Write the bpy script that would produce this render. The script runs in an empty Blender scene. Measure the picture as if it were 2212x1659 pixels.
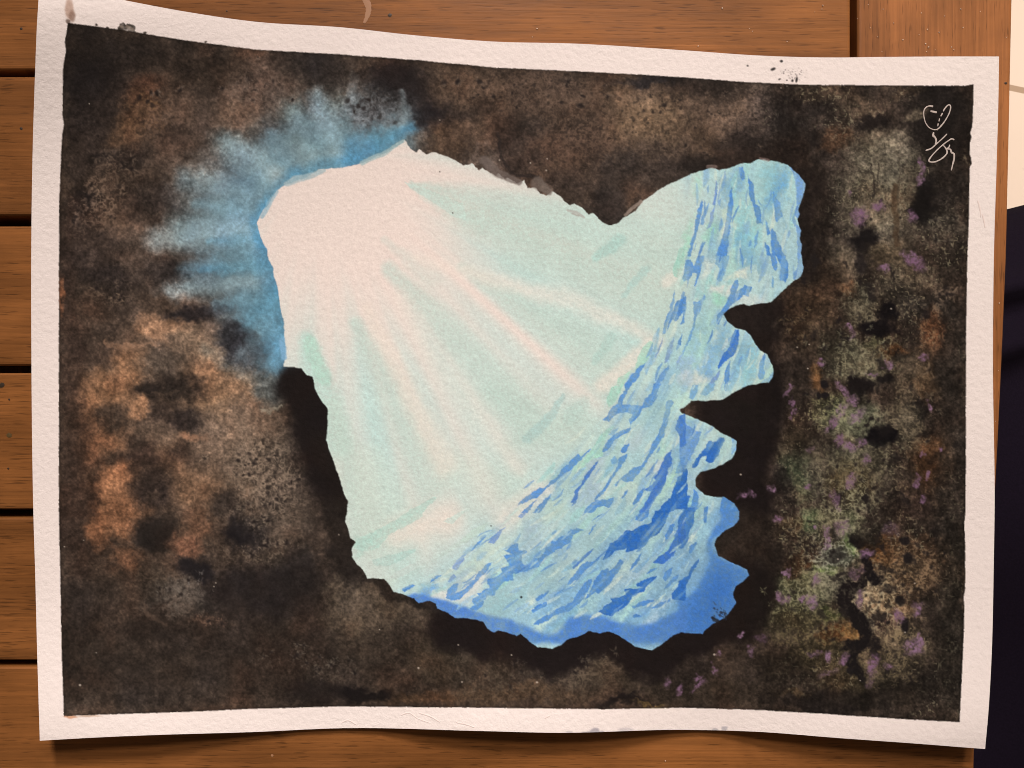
import bpy, bmesh, math, random
import numpy as np

random.seed(7)
scene = bpy.context.scene
COL = scene.collection

# ------------------------------------------------------------------ frame of reference
# All traced positions are given on a 2212 x 1659 map of the table top, 0.2 mm per unit.
U = 0.0002
CX, CY = 1106.0, 829.5
H = 0.2212 * 26.0 / 18.0          # camera height above the table top


def at(dx, dy, z=0.0):
    k = (H - z) / H
    return ((dx - CX) * U * k, -(dy - CY) * U * k, z)


# ------------------------------------------------------------------ small helpers
def tag(o, label=None, cat=None, group=None, kind=None):
    if label: o['label'] = label
    if cat: o['category'] = cat
    if group: o['group'] = group
    if kind: o['kind'] = kind
    return o


def link(name, me, mat=None, parent=None, loc=None):
    o = bpy.data.objects.new(name, me)
    COL.objects.link(o)
    if mat is not None:
        me.materials.append(mat)
    if parent is not None:
        o.parent = parent
    if loc is not None:
        o.location = loc
    return o


def obj(name, bm, mat, parent=None, smooth=False, loc=None):
    me = bpy.data.meshes.new(name)
    bm.normal_update()
    bm.to_mesh(me)
    bm.free()
    if smooth:
        for p in me.polygons:
            p.use_smooth = True
    return link(name, me, mat, parent, loc)


def lin(c):
    c = np.asarray(c, dtype=np.float64) / 255.0
    return np.where(c <= 0.04045, c / 12.92, ((c + 0.055) / 1.055) ** 2.4)


REF = lin((238, 214, 205))         # how white paper looks under this lamp light


def alb(c):
    """albedo of something that looks like c under the lamp"""
    v = lin(c) / REF * 0.80
    return (float(v[0]), float(v[1]), float(v[2]), 1.0)


# ================================================================== the painting, as a raster of pigment
S = 0.75                           # raster cells per map unit
RW, RH = int(2212 * S) + 90, int(1659 * S) + 90
OX, OY = -40.0, -50.0              # map position of raster cell 0,0
X1 = np.arange(RW) / S + OX
Y1 = np.arange(RH) / S + OY
X, Y = np.meshgrid(X1.astype(np.float32), Y1.astype(np.float32))


def noise(scale, seed, sy=None):
    """smooth value noise on the raster, about -1..1"""
    rs = np.random.RandomState(seed)
    sx = scale * S
    sy = (sy or scale) * S
    gw, gh = int(RW / sx) + 3, int(RH / sy) + 3
    g = rs.uniform(-1, 1, (gh, gw)).astype(np.float32)

    def idx(n, s):
        t = np.arange(n) / s
        i = t.astype(int)
        f = (t - i).astype(np.float32)
        return i, f * f * (3 - 2 * f)
    iy, fy = idx(RH, sy)
    ix, fx = idx(RW, sx)
    r = g[iy] * (1 - fy[:, None]) + g[iy + 1] * fy[:, None]
    return r[:, ix] * (1 - fx) + r[:, ix + 1] * fx


def fbm(scale, seed, octv=3, gain=0.55):
    a, s, out, tot = 1.0, scale, 0, 0
    for k in range(octv):
        out = out + a * noise(s, seed + 31 * k)
        tot += a
        a *= gain
        s *= 0.5
    return out / tot * 1.5


def polar(cx, cy, wr, wt, seed):
    """noise stretched along circles round a point: wr wide across, wt long along"""
    rs_ = np.random.RandomState(seed)
    dx_, dy_ = X - cx, Y - cy
    r_ = np.sqrt(dx_ * dx_ + dy_ * dy_) / wr + 3
    t_ = (np.arctan2(dy_, dx_) + np.pi) * 1000.0 / wt
    g_ = rs_.uniform(-1, 1, (int(r_.max()) + 3, int(6300 / wt) + 4)).astype(np.float32)
    ri, ti = r_.astype(int), t_.astype(int)
    fr = r_ - ri; ft = t_ - ti
    fr = fr * fr * (3 - 2 * fr); ft = ft * ft * (3 - 2 * ft)
    return ((g_[ri, ti] * (1 - ft) + g_[ri, ti + 1] * ft) * (1 - fr) + (g_[ri + 1, ti] * (1 - ft) + g_[ri + 1, ti + 1] * ft) * fr).astype(np.float32)


def sst(a, b, x):
    t = np.clip((x - a) / (b - a), 0, 1)
    return t * t * (3 - 2 * t)


def blur(m, r):
    r = max(1, int(round(r)))
    for ax in (0, 1):
        for _ in range(2):
            p = np.pad(m, [(r + 1, r) if a == ax else (0, 0) for a in (0, 1)], mode='edge')
            c = np.cumsum(p, axis=ax, dtype=np.float64)
            n = m.shape[ax]
            hi = np.take(c, np.arange(2 * r + 1, 2 * r + 1 + n), axis=ax)
            lo = np.take(c, np.arange(0, n), axis=ax)
            m = ((hi - lo) / (2 * r + 1)).astype(np.float32)
    return m


# wobble fields
WX = 15 * fbm(70, 11) + 6 * fbm(18, 12, 2) + 4.5 * noise(8, 15) + 3.2 * noise(4, 16)
WY = 15 * fbm(70, 13) + 6 * fbm(18, 14, 2) + 4.5 * noise(8, 17) + 3.2 * noise(4, 18)
JX = 1.3 * noise(9, 21) + 1.0 * noise(3.5, 22)
JY = 1.3 * noise(9, 23) + 1.0 * noise(3.5, 24)
GR = 0.6 * noise(3.2, 31) + 0.5 * noise(5.5, 32) + 0.25 * noise(1.9, 33)     # paper tooth
RIDGE = 1 - np.abs(noise(9, 41)) * 2.2 - np.abs(noise(4.5, 42)) * 0.8          # fibrous flecks

img = np.zeros((RH, RW, 3), np.float32)


def win(x0, x1, y0, y1):
    a = int(max(0, (x0 - OX) * S)); b = int(min(RW, (x1 - OX) * S + 2))
    c = int(max(0, (y0 - OY) * S)); d = int(min(RH, (y1 - OY) * S + 2))
    return slice(c, max(c, d)), slice(a, max(a, b))


def mix(sl, col, a):
    a = np.clip(a, 0, 1)[..., None]
    img[sl] = img[sl] * (1 - a) + np.asarray(col, np.float32) * a


def blob(cx, cy, rx, ry, col, a=0.8, soft=0.6, rot=0.0, warp=1.0, grain=0.0):
    R = max(rx, ry) * (1 + soft) + 30 * warp
    sl = win(cx - R, cx + R, cy - R, cy + R)
    x = X[sl] + warp * WX[sl] - cx
    y = Y[sl] + warp * WY[sl] - cy
    if rot:
        c, s = math.cos(math.radians(rot)), math.sin(math.radians(rot))
        x, y = x * c + y * s, -x * s + y * c
    d = np.sqrt((x / rx) ** 2 + (y / ry) ** 2)
    al = a * (1 - sst(1 - soft, 1 + soft, d))
    if grain:
        al = al * (1 + grain * GR[sl])
    mix(sl, col, al)


def stroke(pts, ws, col, a=0.7, soft=0.6, warp=0.4, grain=0.3):
    pts = np.asarray(pts, float)
    m = max(ws) * (1 + soft) + 16 * warp
    sl = win(pts[:, 0].min() - m, pts[:, 0].max() + m, pts[:, 1].min() - m, pts[:, 1].max() + m)
    x = X[sl] + warp * WX[sl]
    y = Y[sl] + warp * WY[sl]
    best = np.full(x.shape, 9.0, np.float32)
    for i in range(len(pts) - 1):
        (ax, ay), (bx, by) = pts[i], pts[i + 1]
        dx, dy = bx - ax, by - ay
        t = np.clip(((x - ax) * dx + (y - ay) * dy) / (dx * dx + dy * dy + 1e-6), 0, 1)
        w = ws[i] + (ws[i + 1] - ws[i]) * t
        best = np.minimum(best, np.hypot(x - ax - t * dx, y - ay - t * dy) / w)
    al = a * (1 - sst(1 - soft, 1 + soft, best))
    mix(sl, col, al * (1 + grain * GR[sl]))


def inside(px, py, poly):
    r = np.zeros(px.shape, bool)
    n = len(poly)
    for i in range(n):
        ax, ay = poly[i]
        bx, by = poly[(i + 1) % n]
        if ay == by:
            continue
        c = (ay > py) != (by > py)
        r ^= c & (px < (bx - ax) * (py - ay) / (by - ay) + ax)
    return r


def mask(poly, jit=1.0, pad=6):
    p = np.asarray(poly, float)
    sl = win(p[:, 0].min() - pad, p[:, 0].max() + pad, p[:, 1].min() - pad, p[:, 1].max() + pad)
    x = X[sl] + jit * JX[sl]
    y = Y[sl] + jit * JY[sl]
    q = 0.25 / S
    m = 0
    for ox, oy in ((-q, -q), (q, -q), (-q, q), (q, q)):
        m = m + inside(x + ox, y + oy, p).astype(np.float32)
    return sl, m / 4


def fill(poly, col, a=0.85, edge=0.15, grain=0.25, jit=1.0, soft=0, mod=None):
    sl, m = mask(poly, jit, 6 + 3 * soft)
    if m.size == 0:
        return
    e = m * (1 - blur(m, 2))
    if soft:
        m = blur(m, soft * S)
    al = m * a * (1 + grain * GR[sl] + 0.22 * noise_big[sl] - 0.16 * np.abs(pool[sl])) + edge * e
    if mod is not None:
        al = al * mod[sl]
    mix(sl, col, al)


noise_big = fbm(40, 51, 2)
pool = fbm(22, 53, 2)

# ------------------------------------------------------------------ outlines
OPEN = [(874,302),(879,307),(886,322),(899,330),(907,323),(921,334),(937,328),(977,343),(1001,358),(1019,353),(1034,368),
(1042,363),(1071,380),(1077,375),(1091,388),(1096,383),(1117,397),(1132,388),(1139,407),(1156,405),(1167,418),(1181,423),
(1192,413),(1211,424),(1217,433),(1231,443),(1241,441),(1257,448),(1271,465),(1282,460),(1301,480),(1316,487),(1334,482),
(1347,470),(1371,457),(1391,433),(1421,412),(1447,397),(1475,384),(1495,375),(1518,368),(1535,362),(1555,367),(1575,363),
(1601,353),(1621,352),(1641,343),(1661,347),(1681,350),(1701,355),(1715,368),(1728,380),(1740,397),(1736,417),(1730,437),
(1724,450),(1727,462),(1722,474),(1730,497),(1727,514),(1732,530),(1730,545),(1732,558),(1736,575),(1730,596),(1708,613),(1688,630),
(1675,645),(1665,653),(1641,656),(1618,660),(1605,657),(1591,660),(1571,670),(1563,680),(1571,693),(1588,708),(1608,713),(1621,723),
(1631,740),(1641,756),(1658,766),(1665,783),(1671,796),(1670,813),(1661,826),(1641,828),(1615,833),(1588,846),(1561,863),
(1525,866),(1495,865),(1481,878),(1469,884),(1472,892),(1485,896),(1515,910),(1538,920),(1558,935),(1581,946),(1591,953),(1591,973),
(1581,990),(1561,1003),(1538,1013),(1511,1020),(1501,1036),(1503,1052),(1521,1068),(1541,1073),(1565,1074),(1581,1083),
(1591,1093),(1597,1106),(1596,1123),(1585,1136),(1565,1146),(1548,1163),(1543,1179),(1551,1199),(1575,1213),(1601,1224),
(1613,1231),(1618,1243),(1608,1253),(1591,1266),(1583,1283),(1590,1303),(1578,1319),(1565,1336),(1541,1346),(1525,1359),
(1518,1369),(1495,1368),(1471,1366),(1454,1373),(1437,1386),(1424,1396),(1407,1405),(1387,1401),(1371,1396),(1354,1384),
(1337,1373),(1317,1364),(1297,1368),(1271,1363),(1254,1374),(1227,1381),(1211,1393),(1192,1401),(1177,1399),(1161,1399),
(1144,1386),(1124,1368),(1116,1374),(1097,1366),(1077,1362),(1067,1366),(1054,1358),(1044,1343),(1024,1338),(1001,1334),
(984,1336),(967,1323),(944,1314),(942,1303),(927,1298),(904,1303),(894,1293),(871,1284),(851,1278),(841,1264),(831,1251),
(809,1249),(794,1249),(784,1231),(771,1218),(761,1203),(759,1185),(768,1171),(757,1163),(751,1139),(746,1126),(749,1113),
(752,1083),(744,1070),(739,1053),(733,1030),(723,1003),(710,970),(705,950),(708,913),(708,883),(697,870),(687,853),(680,836),
(675,813),(663,810),(650,796),(633,793),(612,792),(616,775),(617,760),(613,703),(613,690),(608,680),(605,660),(600,620),(593,600),(590,576),
(580,560),(577,540),(563,513),(555,483),(563,463),(580,440),(600,410),(620,398),(648,388),(663,383),(687,367),(737,362),(781,353),
(827,333),(852,320),(871,308)]
PIC = [(147,49),(253,63),(400,87),(553,107),(737,117.5),(904,130),(1071,146),(1271,155),(1475,166.5),(1608,177),(1741,183),(1908,184.5),
(2085,185),(2103,182),(2102,250),(2100,275),(2096,287),(2099,296),(2095,310),(2095,333),(2098,342),(2099,354),(2095,360),(2093,467),(2090,553),(2087,700),(2086,1106),(2083,1130),
(2085,1180),(2085,1273),(2082,1290),(2083,1300),(2083,1340),(2079,1439),(2073,1560),(1941,1553),(1808,1544),(1641,1534),(1475,1529),(1304,1532),(1037,1529),(737,1526),(553,1531),
(400,1538),(217,1544),(138,1547),(137,1520),(133,1406),(130,1239),(127,1106),(127,600),(128,433),(132,333),(134,290),(138,270),(135,250),(136,150),(142,110),(140,90)]

# ------------------------------------------------------------------ rock
img[:] = (70, 57, 49)
BL = [
# top left
(160,90,90,60,(50,41,36),.8),(215,190,80,90,(36,31,30),.85),(330,120,120,40,(52,43,38),.8),(180,330,50,60,(50,41,37),.7),
(320,190,45,30,(80,54,44),.7),(310,245,45,55,(104,74,54),.85),(275,290,30,45,(118,86,62),.7),(350,265,40,30,(96,72,58),.6),
(440,265,110,60,(108,88,77),.8),(510,245,50,40,(136,108,90),.75),(430,215,60,40,(88,74,66),.6),(400,330,130,60,(86,71,63),.75),(375,295,40,26,(52,45,43),.7),
(480,100,90,25,(66,54,47),.6),(545,115,30,20,(92,70,58),.5),(590,165,60,40,(98,82,74),.7),(545,200,60,30,(108,92,84),.6),
(650,130,60,45,(54,46,42),.75),(700,150,50,40,(46,40,38),.7),(262,345,50,30,(42,36,34),.8),(190,440,36,36,(38,33,32),.75),(230,390,40,40,(92,74,64),.6),
(240,470,50,40,(112,88,74),.6),(340,440,80,40,(66,55,50),.7),(200,540,60,50,(74,60,54),.7),(300,520,50,40,(98,82,74),.6),(170,480,40,40,(60,48,44),.6),
# blue flare around the opening
(640,270,80,50,(132,148,152),.75),(560,330,60,60,(134,136,132),.8),(470,400,90,60,(138,136,132),.75),
(520,325,32,24,(172,186,192),.8),(640,330,60,40,(136,168,182),.75),(700,260,50,60,(150,172,180),.7),(590,255,30,60,(92,86,82),.65),
(690,215,26,40,(158,172,178),.6),(765,205,14,50,(166,164,166),.5),(740,310,70,34,(116,158,182),.8),
(500,440,80,34,(156,180,190),.75),(450,500,110,34,(170,190,198),.85),(420,545,80,20,(150,166,172),.6),(380,480,40,30,(150,160,164),.5),
(450,590,90,30,(120,156,178),.75),(460,640,100,40,(128,140,146),.75),(540,600,60,40,(126,164,188),.7),
(560,640,56,70,(98,148,182),.85),(570,720,44,60,(104,146,176),.85),(510,560,70,30,(120,164,190),.7),
(360,590,50,24,(54,47,45),.6),(345,560,40,20,(70,60,56),.5),
(400,625,60,24,(132,128,126),.6),(300,600,60,40,(86,72,66),.6),(232,600,40,30,(56,47,44),.7),
(415,678,46,20,(42,37,38),.9),(470,660,26,14,(60,62,68),.6),(495,725,34,34,(54,50,52),.85),(530,760,44,34,(80,82,86),.7),(560,790,34,26,(96,116,128),.7),
(580,840,34,40,(96,98,94),.8),(560,870,30,24,(112,106,98),.6),
# left brown
(360,760,230,110,(112,91,78),.6),(330,900,210,120,(116,92,76),.65),(500,880,110,110,(128,104,87),.65),(300,1040,190,100,(108,84,68),.55),(540,1040,110,100,(106,88,75),.5),(560,300,170,90,(98,82,73),.5),(330,250,150,90,(88,70,60),.45),
(200,680,90,60,(74,60,52),.7),(350,715,44,30,(168,128,102),.85),(420,740,50,34,(150,124,104),.7),(310,760,60,24,(112,92,80),.7),(225,770,50,30,(76,60,52),.7),
(285,800,40,50,(136,100,76),.75),(200,850,50,44,(130,94,70),.75),(180,920,40,60,(110,80,62),.6),(250,870,60,40,(138,102,78),.7),(470,830,70,60,(150,116,92),.85),(440,880,50,40,(140,112,90),.7),
(350,790,50,34,(98,84,74),.75),(390,838,44,26,(50,42,38),.9),(318,852,32,22,(44,37,34),.95),(378,900,56,32,(60,49,44),.9),(400,905,30,20,(44,37,36),.7),
(300,888,24,12,(160,118,90),.8),(233,896,36,26,(66,54,47),.85),(500,915,80,40,(112,94,82),.7),(340,940,60,26,(104,86,74),.6),(415,935,30,9,(158,116,92),.7),
(300,955,44,20,(62,50,44),.8),(225,945,50,30,(130,94,72),.7),(267,1003,44,26,(54,44,39),.85),(320,985,36,22,(60,48,44),.7),(400,985,30,36,(58,47,42),.8),(400,1018,24,18,(130,104,86),.5),
(180,1010,24,60,(104,76,60),.6),(205,1060,16,60,(64,46,38),.7),(255,1050,50,44,(166,116,86),.85),(330,1050,50,44,(56,45,40),.95),(335,1065,14,10,(110,88,74),.5),(430,1050,50,50,(128,98,78),.7),
(480,970,80,50,(104,86,74),.6),(560,1010,70,70,(104,88,76),.7),(630,960,50,60,(100,86,76),.7),(660,1040,40,60,(88,76,68),.6),(490,1090,40,30,(54,46,42),.75),
(150,800,28,300,(66,50,43),.7),(160,1120,40,120,(60,46,40),.7),(133,632,11,36,(158,104,76),.9),
(267,1118,60,40,(136,92,66),.8),(215,1150,24,40,(122,82,60),.7),(277,1208,40,30,(112,80,62),.75),(340,1150,44,44,(40,34,31),.9),(410,1180,34,26,(116,80,64),.75),(430,1130,30,30,(104,74,58),.6),
(537,1152,44,34,(32,28,29),.95),(600,1120,70,50,(84,72,64),.6),(610,1210,50,40,(62,54,48),.6),(430,1225,40,24,(34,30,31),.9),(570,1280,110,56,(38,33,33),.9),(480,1290,50,40,(42,36,35),.7),
(390,1295,70,44,(84,76,70),.65),(330,1260,40,30,(66,56,48),.6),(443,1342,34,14,(112,84,70),.7),(240,1330,100,30,(70,55,47),.5),(210,1420,120,60,(52,44,38),.7),(160,1300,40,60,(44,37,34),.6),
(330,1360,80,24,(42,35,31),.6),(450,1440,120,50,(58,49,42),.7),(160,1525,40,20,(92,78,70),.5),(350,1510,120,24,(60,52,47),.5),(600,1450,120,40,(54,46,40),.6),(620,1380,60,40,(64,54,46),.6),
(690,1500,70,30,(36,30,28),.8),(700,1300,50,70,(46,39,36),.6),(640,1250,40,60,(40,35,34),.7),
# bottom
(330,1420,260,110,(50,41,36),.6),(620,1360,180,110,(46,38,34),.55),
(770,1310,60,60,(104,88,74),.75),(750,1270,40,40,(98,84,72),.6),(860,1320,80,34,(84,71,60),.75),(830,1400,120,50,(52,44,38),.6),(900,1505,110,16,(88,66,50),.8),(790,1500,70,14,(30,25,24),.9),
(1000,1380,70,40,(34,28,27),.9),(1020,1455,120,40,(62,53,45),.75),(940,1420,60,40,(70,59,48),.6),(1130,1500,140,20,(80,62,48),.7),(1180,1440,60,34,(44,37,34),.6),(1270,1440,90,44,(72,60,50),.75),
(1290,1415,40,20,(92,78,64),.5),(1330,1400,120,18,(34,28,27),.7),(1400,1480,120,30,(60,50,41),.6),(1350,1521,60,10,(32,27,26),.9),(1400,1524,36,5,(120,98,66),.8),(1480,1440,60,40,(46,38,34),.6),
(1560,1500,100,30,(56,46,38),.6),(1700,1490,120,30,(58,47,38),.6),(1715,1505,26,9,(92,72,52),.8),(1800,1520,120,20,(36,30,28),.6),(1900,1500,120,30,(48,40,33),.7),
# top
(1150,230,330,90,(88,69,58),.45),(1450,250,160,70,(98,78,65),.4),(1240,330,150,80,(84,66,56),.45),
(820,143,50,14,(104,82,70),.6),(860,180,70,44,(40,34,34),.9),(930,243,70,34,(36,31,32),.95),(1010,220,60,34,(50,42,38),.6),(985,140,80,14,(70,56,46),.6),
(1000,190,60,40,(104,82,68),.65),(1100,200,90,44,(86,67,56),.6),(980,285,50,40,(100,76,60),.7),(1120,315,54,54,(62,50,45),.8),(1190,275,90,24,(60,50,44),.75),(1260,250,110,30,(78,62,53),.5),
(1230,310,80,40,(88,68,58),.7),(1300,200,110,30,(92,73,62),.6),(1370,225,70,34,(112,90,74),.7),(1404,275,80,50,(130,104,82),.8),(1420,175,76,12,(46,41,41),.9),(1330,190,40,12,(88,70,56),.5),
(1450,330,70,40,(70,58,52),.7),(1390,370,80,34,(62,52,47),.7),(1290,390,60,30,(78,62,53),.6),(1320,440,36,50,(52,45,42),.9),(1340,360,50,30,(56,48,44),.6),(1230,395,60,24,(58,49,45),.5),
(920,310,50,24,(86,68,56),.7),(960,345,60,14,(110,90,78),.6),(1050,345,40,18,(92,80,74),.7),(1180,410,20,14,(112,98,90),.6),(880,300,20,20,(112,88,74),.6),
(1530,190,70,30,(50,42,38),.8),(1560,250,60,40,(110,88,74),.7),(1510,300,50,40,(92,72,58),.6),(1645,235,40,60,(112,92,82),.75),(1610,310,60,30,(46,38,35),.8),(1690,300,70,60,(50,42,38),.7),
(1720,230,60,50,(48,41,38),.8),(1650,185,40,14,(70,60,54),.6),(1530,350,60,16,(46,39,35),.6),
# right wall
(1780,200,70,20,(84,69,56),.7),(1845,240,44,34,(110,90,74),.8),(1890,265,44,26,(38,32,30),.9),(1880,190,100,14,(58,48,42),.6),(1760,360,44,60,(52,43,38),.8),(1755,480,40,120,(54,43,36),.8),
(1808,300,34,24,(104,72,52),.8),(1770,300,24,18,(40,34,31),.7),(1925,345,64,56,(136,122,104),.8),(1870,330,40,40,(92,80,66),.6),(1908,430,90,90,(120,109,92),.75),(1850,410,40,50,(92,80,66),.6),(1960,420,30,60,(116,94,74),.5),
(2030,260,70,90,(40,34,31),.85),(2040,390,50,60,(48,41,37),.8),(1965,200,30,12,(100,78,60),.4),(1980,255,16,10,(120,104,84),.5),(2000,440,24,50,(30,26,25),.92),(2041,500,44,44,(72,64,56),.7),
(1875,525,36,34,(28,24,24),.92),(1865,555,24,30,(32,27,26),.8),(1905,535,16,14,(52,44,36),.8),(1820,570,40,40,(112,98,82),.7),(1825,626,20,14,(160,116,84),.7),(1930,560,50,40,(104,86,66),.7),
(1960,620,50,50,(96,84,70),.7),(2030,600,40,50,(88,72,60),.6),(1860,660,40,40,(106,100,82),.7),(1990,650,60,30,(58,50,45),.7),(1760,620,60,60,(64,49,38),.7),(1745,700,60,60,(70,56,43),.6),
(1920,670,24,22,(26,22,24),.95),(1897,706,34,20,(26,22,24),.95),(1905,745,30,18,(118,120,88),.8),(1925,757,34,17,(102,66,42),.85),(1945,770,17,14,(36,32,30),.85),(2008,705,30,40,(130,84,58),.8),(2010,760,30,30,(104,78,60),.6),
(1870,790,60,44,(112,108,88),.75),(1815,770,40,40,(70,62,48),.7),(1765,812,18,30,(124,86,54),.75),(1975,820,40,60,(110,92,74),.7),(2012,830,24,40,(112,84,60),.6),
(1850,838,30,24,(32,27,27),.95),(1911,826,26,17,(36,31,30),.92),(1790,880,36,26,(96,92,66),.75),(1838,905,54,40,(122,122,96),.8),(1870,920,40,30,(100,98,78),.6),(1985,886,18,15,(38,33,31),.85),(1955,925,34,50,(128,112,88),.65),
(1895,952,34,20,(25,21,23),.97),(2001,935,22,15,(38,33,31),.85),(1845,1000,60,40,(100,96,78),.7),(1770,990,44,40,(86,74,62),.6),(2015,990,44,54,(116,80,54),.8),(2020,1000,16,22,(80,58,44),.7),
(1715,960,40,50,(72,64,50),.6),(1724,1030,34,44,(86,94,70),.75),(1775,1035,30,40,(104,94,80),.7),(1690,1040,24,40,(46,39,37),.7),(1840,1045,34,40,(128,106,66),.6),(1870,1030,60,40,(104,92,74),.6),(1945,1050,40,40,(64,55,48),.7),
(1975,1090,34,30,(58,48,44),.7),(1745,1133,28,34,(88,102,72),.75),(1700,1140,30,24,(100,78,54),.6),(1800,1130,40,40,(118,112,86),.7),(1838,1160,30,50,(126,128,92),.7),(1870,1085,40,20,(120,112,90),.6),
(1837,1180,10,22,(112,134,76),.6),(1856,1166,20,16,(30,25,25),.9),(1885,1150,40,20,(60,52,44),.8),(1908,1192,44,28,(132,84,48),.85),(1958,1185,50,30,(112,84,64),.7),(2010,1190,40,40,(118,86,64),.6),(2020,1145,18,16,(44,37,34),.75),
(1728,1209,34,17,(100,68,44),.75),(1800,1200,30,20,(126,128,108),.7),(1781,1230,28,18,(122,136,86),.8),(1720,1258,60,30,(108,112,82),.75),(1800,1270,60,34,(118,112,94),.7),(1930,1240,60,40,(128,100,74),.7),(2000,1240,34,30,(136,108,84),.6),
(1700,1200,50,30,(60,49,40),.5),(1660,1180,50,50,(56,46,40),.6),(1650,1330,30,60,(40,32,29),.6),(1690,1300,60,30,(92,94,70),.65),(1760,1300,40,40,(104,106,80),.6),(1795,1338,22,14,(104,116,66),.6),(1730,1350,60,40,(86,78,56),.7),
(1880,1300,44,50,(164,146,118),.75),(1930,1320,44,44,(132,108,82),.7),(1965,1280,40,30,(60,50,42),.6),(1835,1368,30,20,(146,106,64),.85),(1800,1385,26,18,(112,72,44),.7),(1910,1355,30,16,(78,58,56),.7),(1960,1400,50,50,(100,86,66),.6),
(1920,1390,30,34,(112,92,72),.6),(1770,1420,70,34,(76,66,46),.7),(1900,1450,60,34,(88,76,58),.6),(1830,1470,60,24,(74,62,44),.6),(1690,1440,60,34,(54,44,34),.6),(1990,1480,40,40,(56,47,40),.6),
(2055,900,34,400,(58,50,44),.7),(2060,1350,36,200,(56,48,40),.75),(2080,1300,8,34,(120,96,80),.5),(1965,1562,40,6,(130,92,72),.6),
]
for (cx, cy, rx, ry, c, a) in BL:
    if sum(c) < 112:
        blob(cx, cy, rx, ry, c, min(1, a * 1.05), soft=0.32 if cx > 1640 else 0.5, warp=1.0)
    elif cx < 900 and c[2] > c[0] + 8:
        continue
    else:
        blob(cx, cy, rx, ry, c, a, soft=0.55, warp=1.0)

# blue glow and rays fanning out left of the opening
EDGEL = [(862,284),(830,296),(770,318),(690,335),(625,370),(580,420),(550,480),(560,540),(580,620),(596,700),(604,770)]
stroke(EDGEL, [34,70,92,100,104,110,120,120,116,96,60], (98, 110, 118), .7, soft=.85, warp=.9, grain=.15)
stroke(EDGEL, [20,46,58,62,66,74,84,84,80,66,40], (102, 146, 170), .8, soft=.9, warp=.8, grain=.15)
for pts, ws, c, a in [
    ([(600,470),(470,480),(385,490)], [70,60,30], (122,142,152), .75),
    ([(610,600),(500,600),(420,600)], [50,44,26], (118,138,148), .75),
    ([(605,700),(540,710),(500,720)], [60,44,20], (106,128,142), .75),
    ([(620,400),(540,350),(490,310)], [60,44,26], (124,142,150), .75),
    ([(720,360),(660,290),(630,245)], [60,50,30], (124,142,148), .75),
    ([(850,310),(780,260),(740,225)], [40,50,36], (122,138,144), .7),
    ([(590,492),(450,502),(338,514)], [30,30,22], (178,198,206), .85),
    ([(580,462),(500,448),(420,436)], [14,14,8], (150,178,190), .7),
    ([(590,432),(500,412),(400,392)], [20,22,20], (146,164,172), .65),
    ([(610,405),(560,355),(500,306)], [18,22,18], (172,188,194), .8),
    ([(650,385),(615,340),(585,295)], [18,20,14], (138,164,178), .7),
    ([(685,362),(662,310),(636,250)], [16,22,20], (150,168,174), .7),
    ([(735,350),(712,285),(688,210)], [18,24,16], (166,182,188), .8),
    ([(790,338),(776,270),(762,192)], [18,18,8], (156,164,168), .65),
    ([(862,300),(872,250),(866,200)], [12,11,6], (164,170,172), .6),
    ([(590,548),(500,562),(395,585)], [18,18,12], (120,156,178), .8),
    ([(600,600),(500,606),(370,626)], [14,16,12], (158,172,178), .75),
    ([(610,650),(540,655),(470,662)], [20,18,12], (112,152,176), .7),
    ([(615,720),(570,735),(520,760)], [24,20,12], (108,144,164), .7),
    ([(440,755),(530,810),(600,870)], [10,14,14], (112,124,128), .4),
    # deeper blue hugging the edge
    ([(888,276),(830,314),(760,344)], [10,18,18], (66,124,166), .9),
    ([(850,296),(800,300),(760,312)], [16,22,18], (88,140,172), .7),
    ([(770,342),(690,356),(640,378)], [16,14,14], (88,142,178), .8),
    ([(640,378),(600,412),(574,450)], [16,16,12], (88,144,184), .85),
    ([(570,450),(554,484),(566,524)], [14,14,14], (84,142,184), .85),
    ([(560,515),(500,520),(450,524)], [12,12,6], (108,156,184), .6),
    ([(566,520),(586,566),(600,630)], [16,22,26], (84,140,180), .85),
    ([(585,566),(500,576),(440,580)], [16,12,6], (98,146,174), .7),
    ([(600,620),(606,690),(606,740)], [26,34,30], (84,138,176), .85),
    ([(580,650),(545,690),(520,720)], [26,24,14], (96,142,170), .7),
    ([(600,740),(614,785)], [24,14], (104,154,192), .75),
]:
    c = (c[0] + 2, c[1] + 4, c[2] - 1)
    stroke(pts, ws, c if sum(c) < 480 else (c[0] - 10, c[1] - 6, c[2]), a * (.72 if sum(c) > 410 else .62), soft=.98, warp=.42, grain=.15)
for q_ in [(415,678,44,18,(40,36,37),.9),(470,668,34,14,(64,64,68),.6),(498,726,30,28,(46,44,47),.85),(530,762,46,30,(72,76,82),.7),(585,845,30,34,(92,94,92),.8),(360,590,50,22,(54,47,45),.6),(500,752,20,16,(40,38,42),.7)]:
    blob(*q_, soft=.6, warp=.9)
blob(800, 245, 44, 34, (70, 66, 68), .7, soft=.7)
blob(745, 175, 40, 34, (66, 56, 50), .6, soft=.7)

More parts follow.
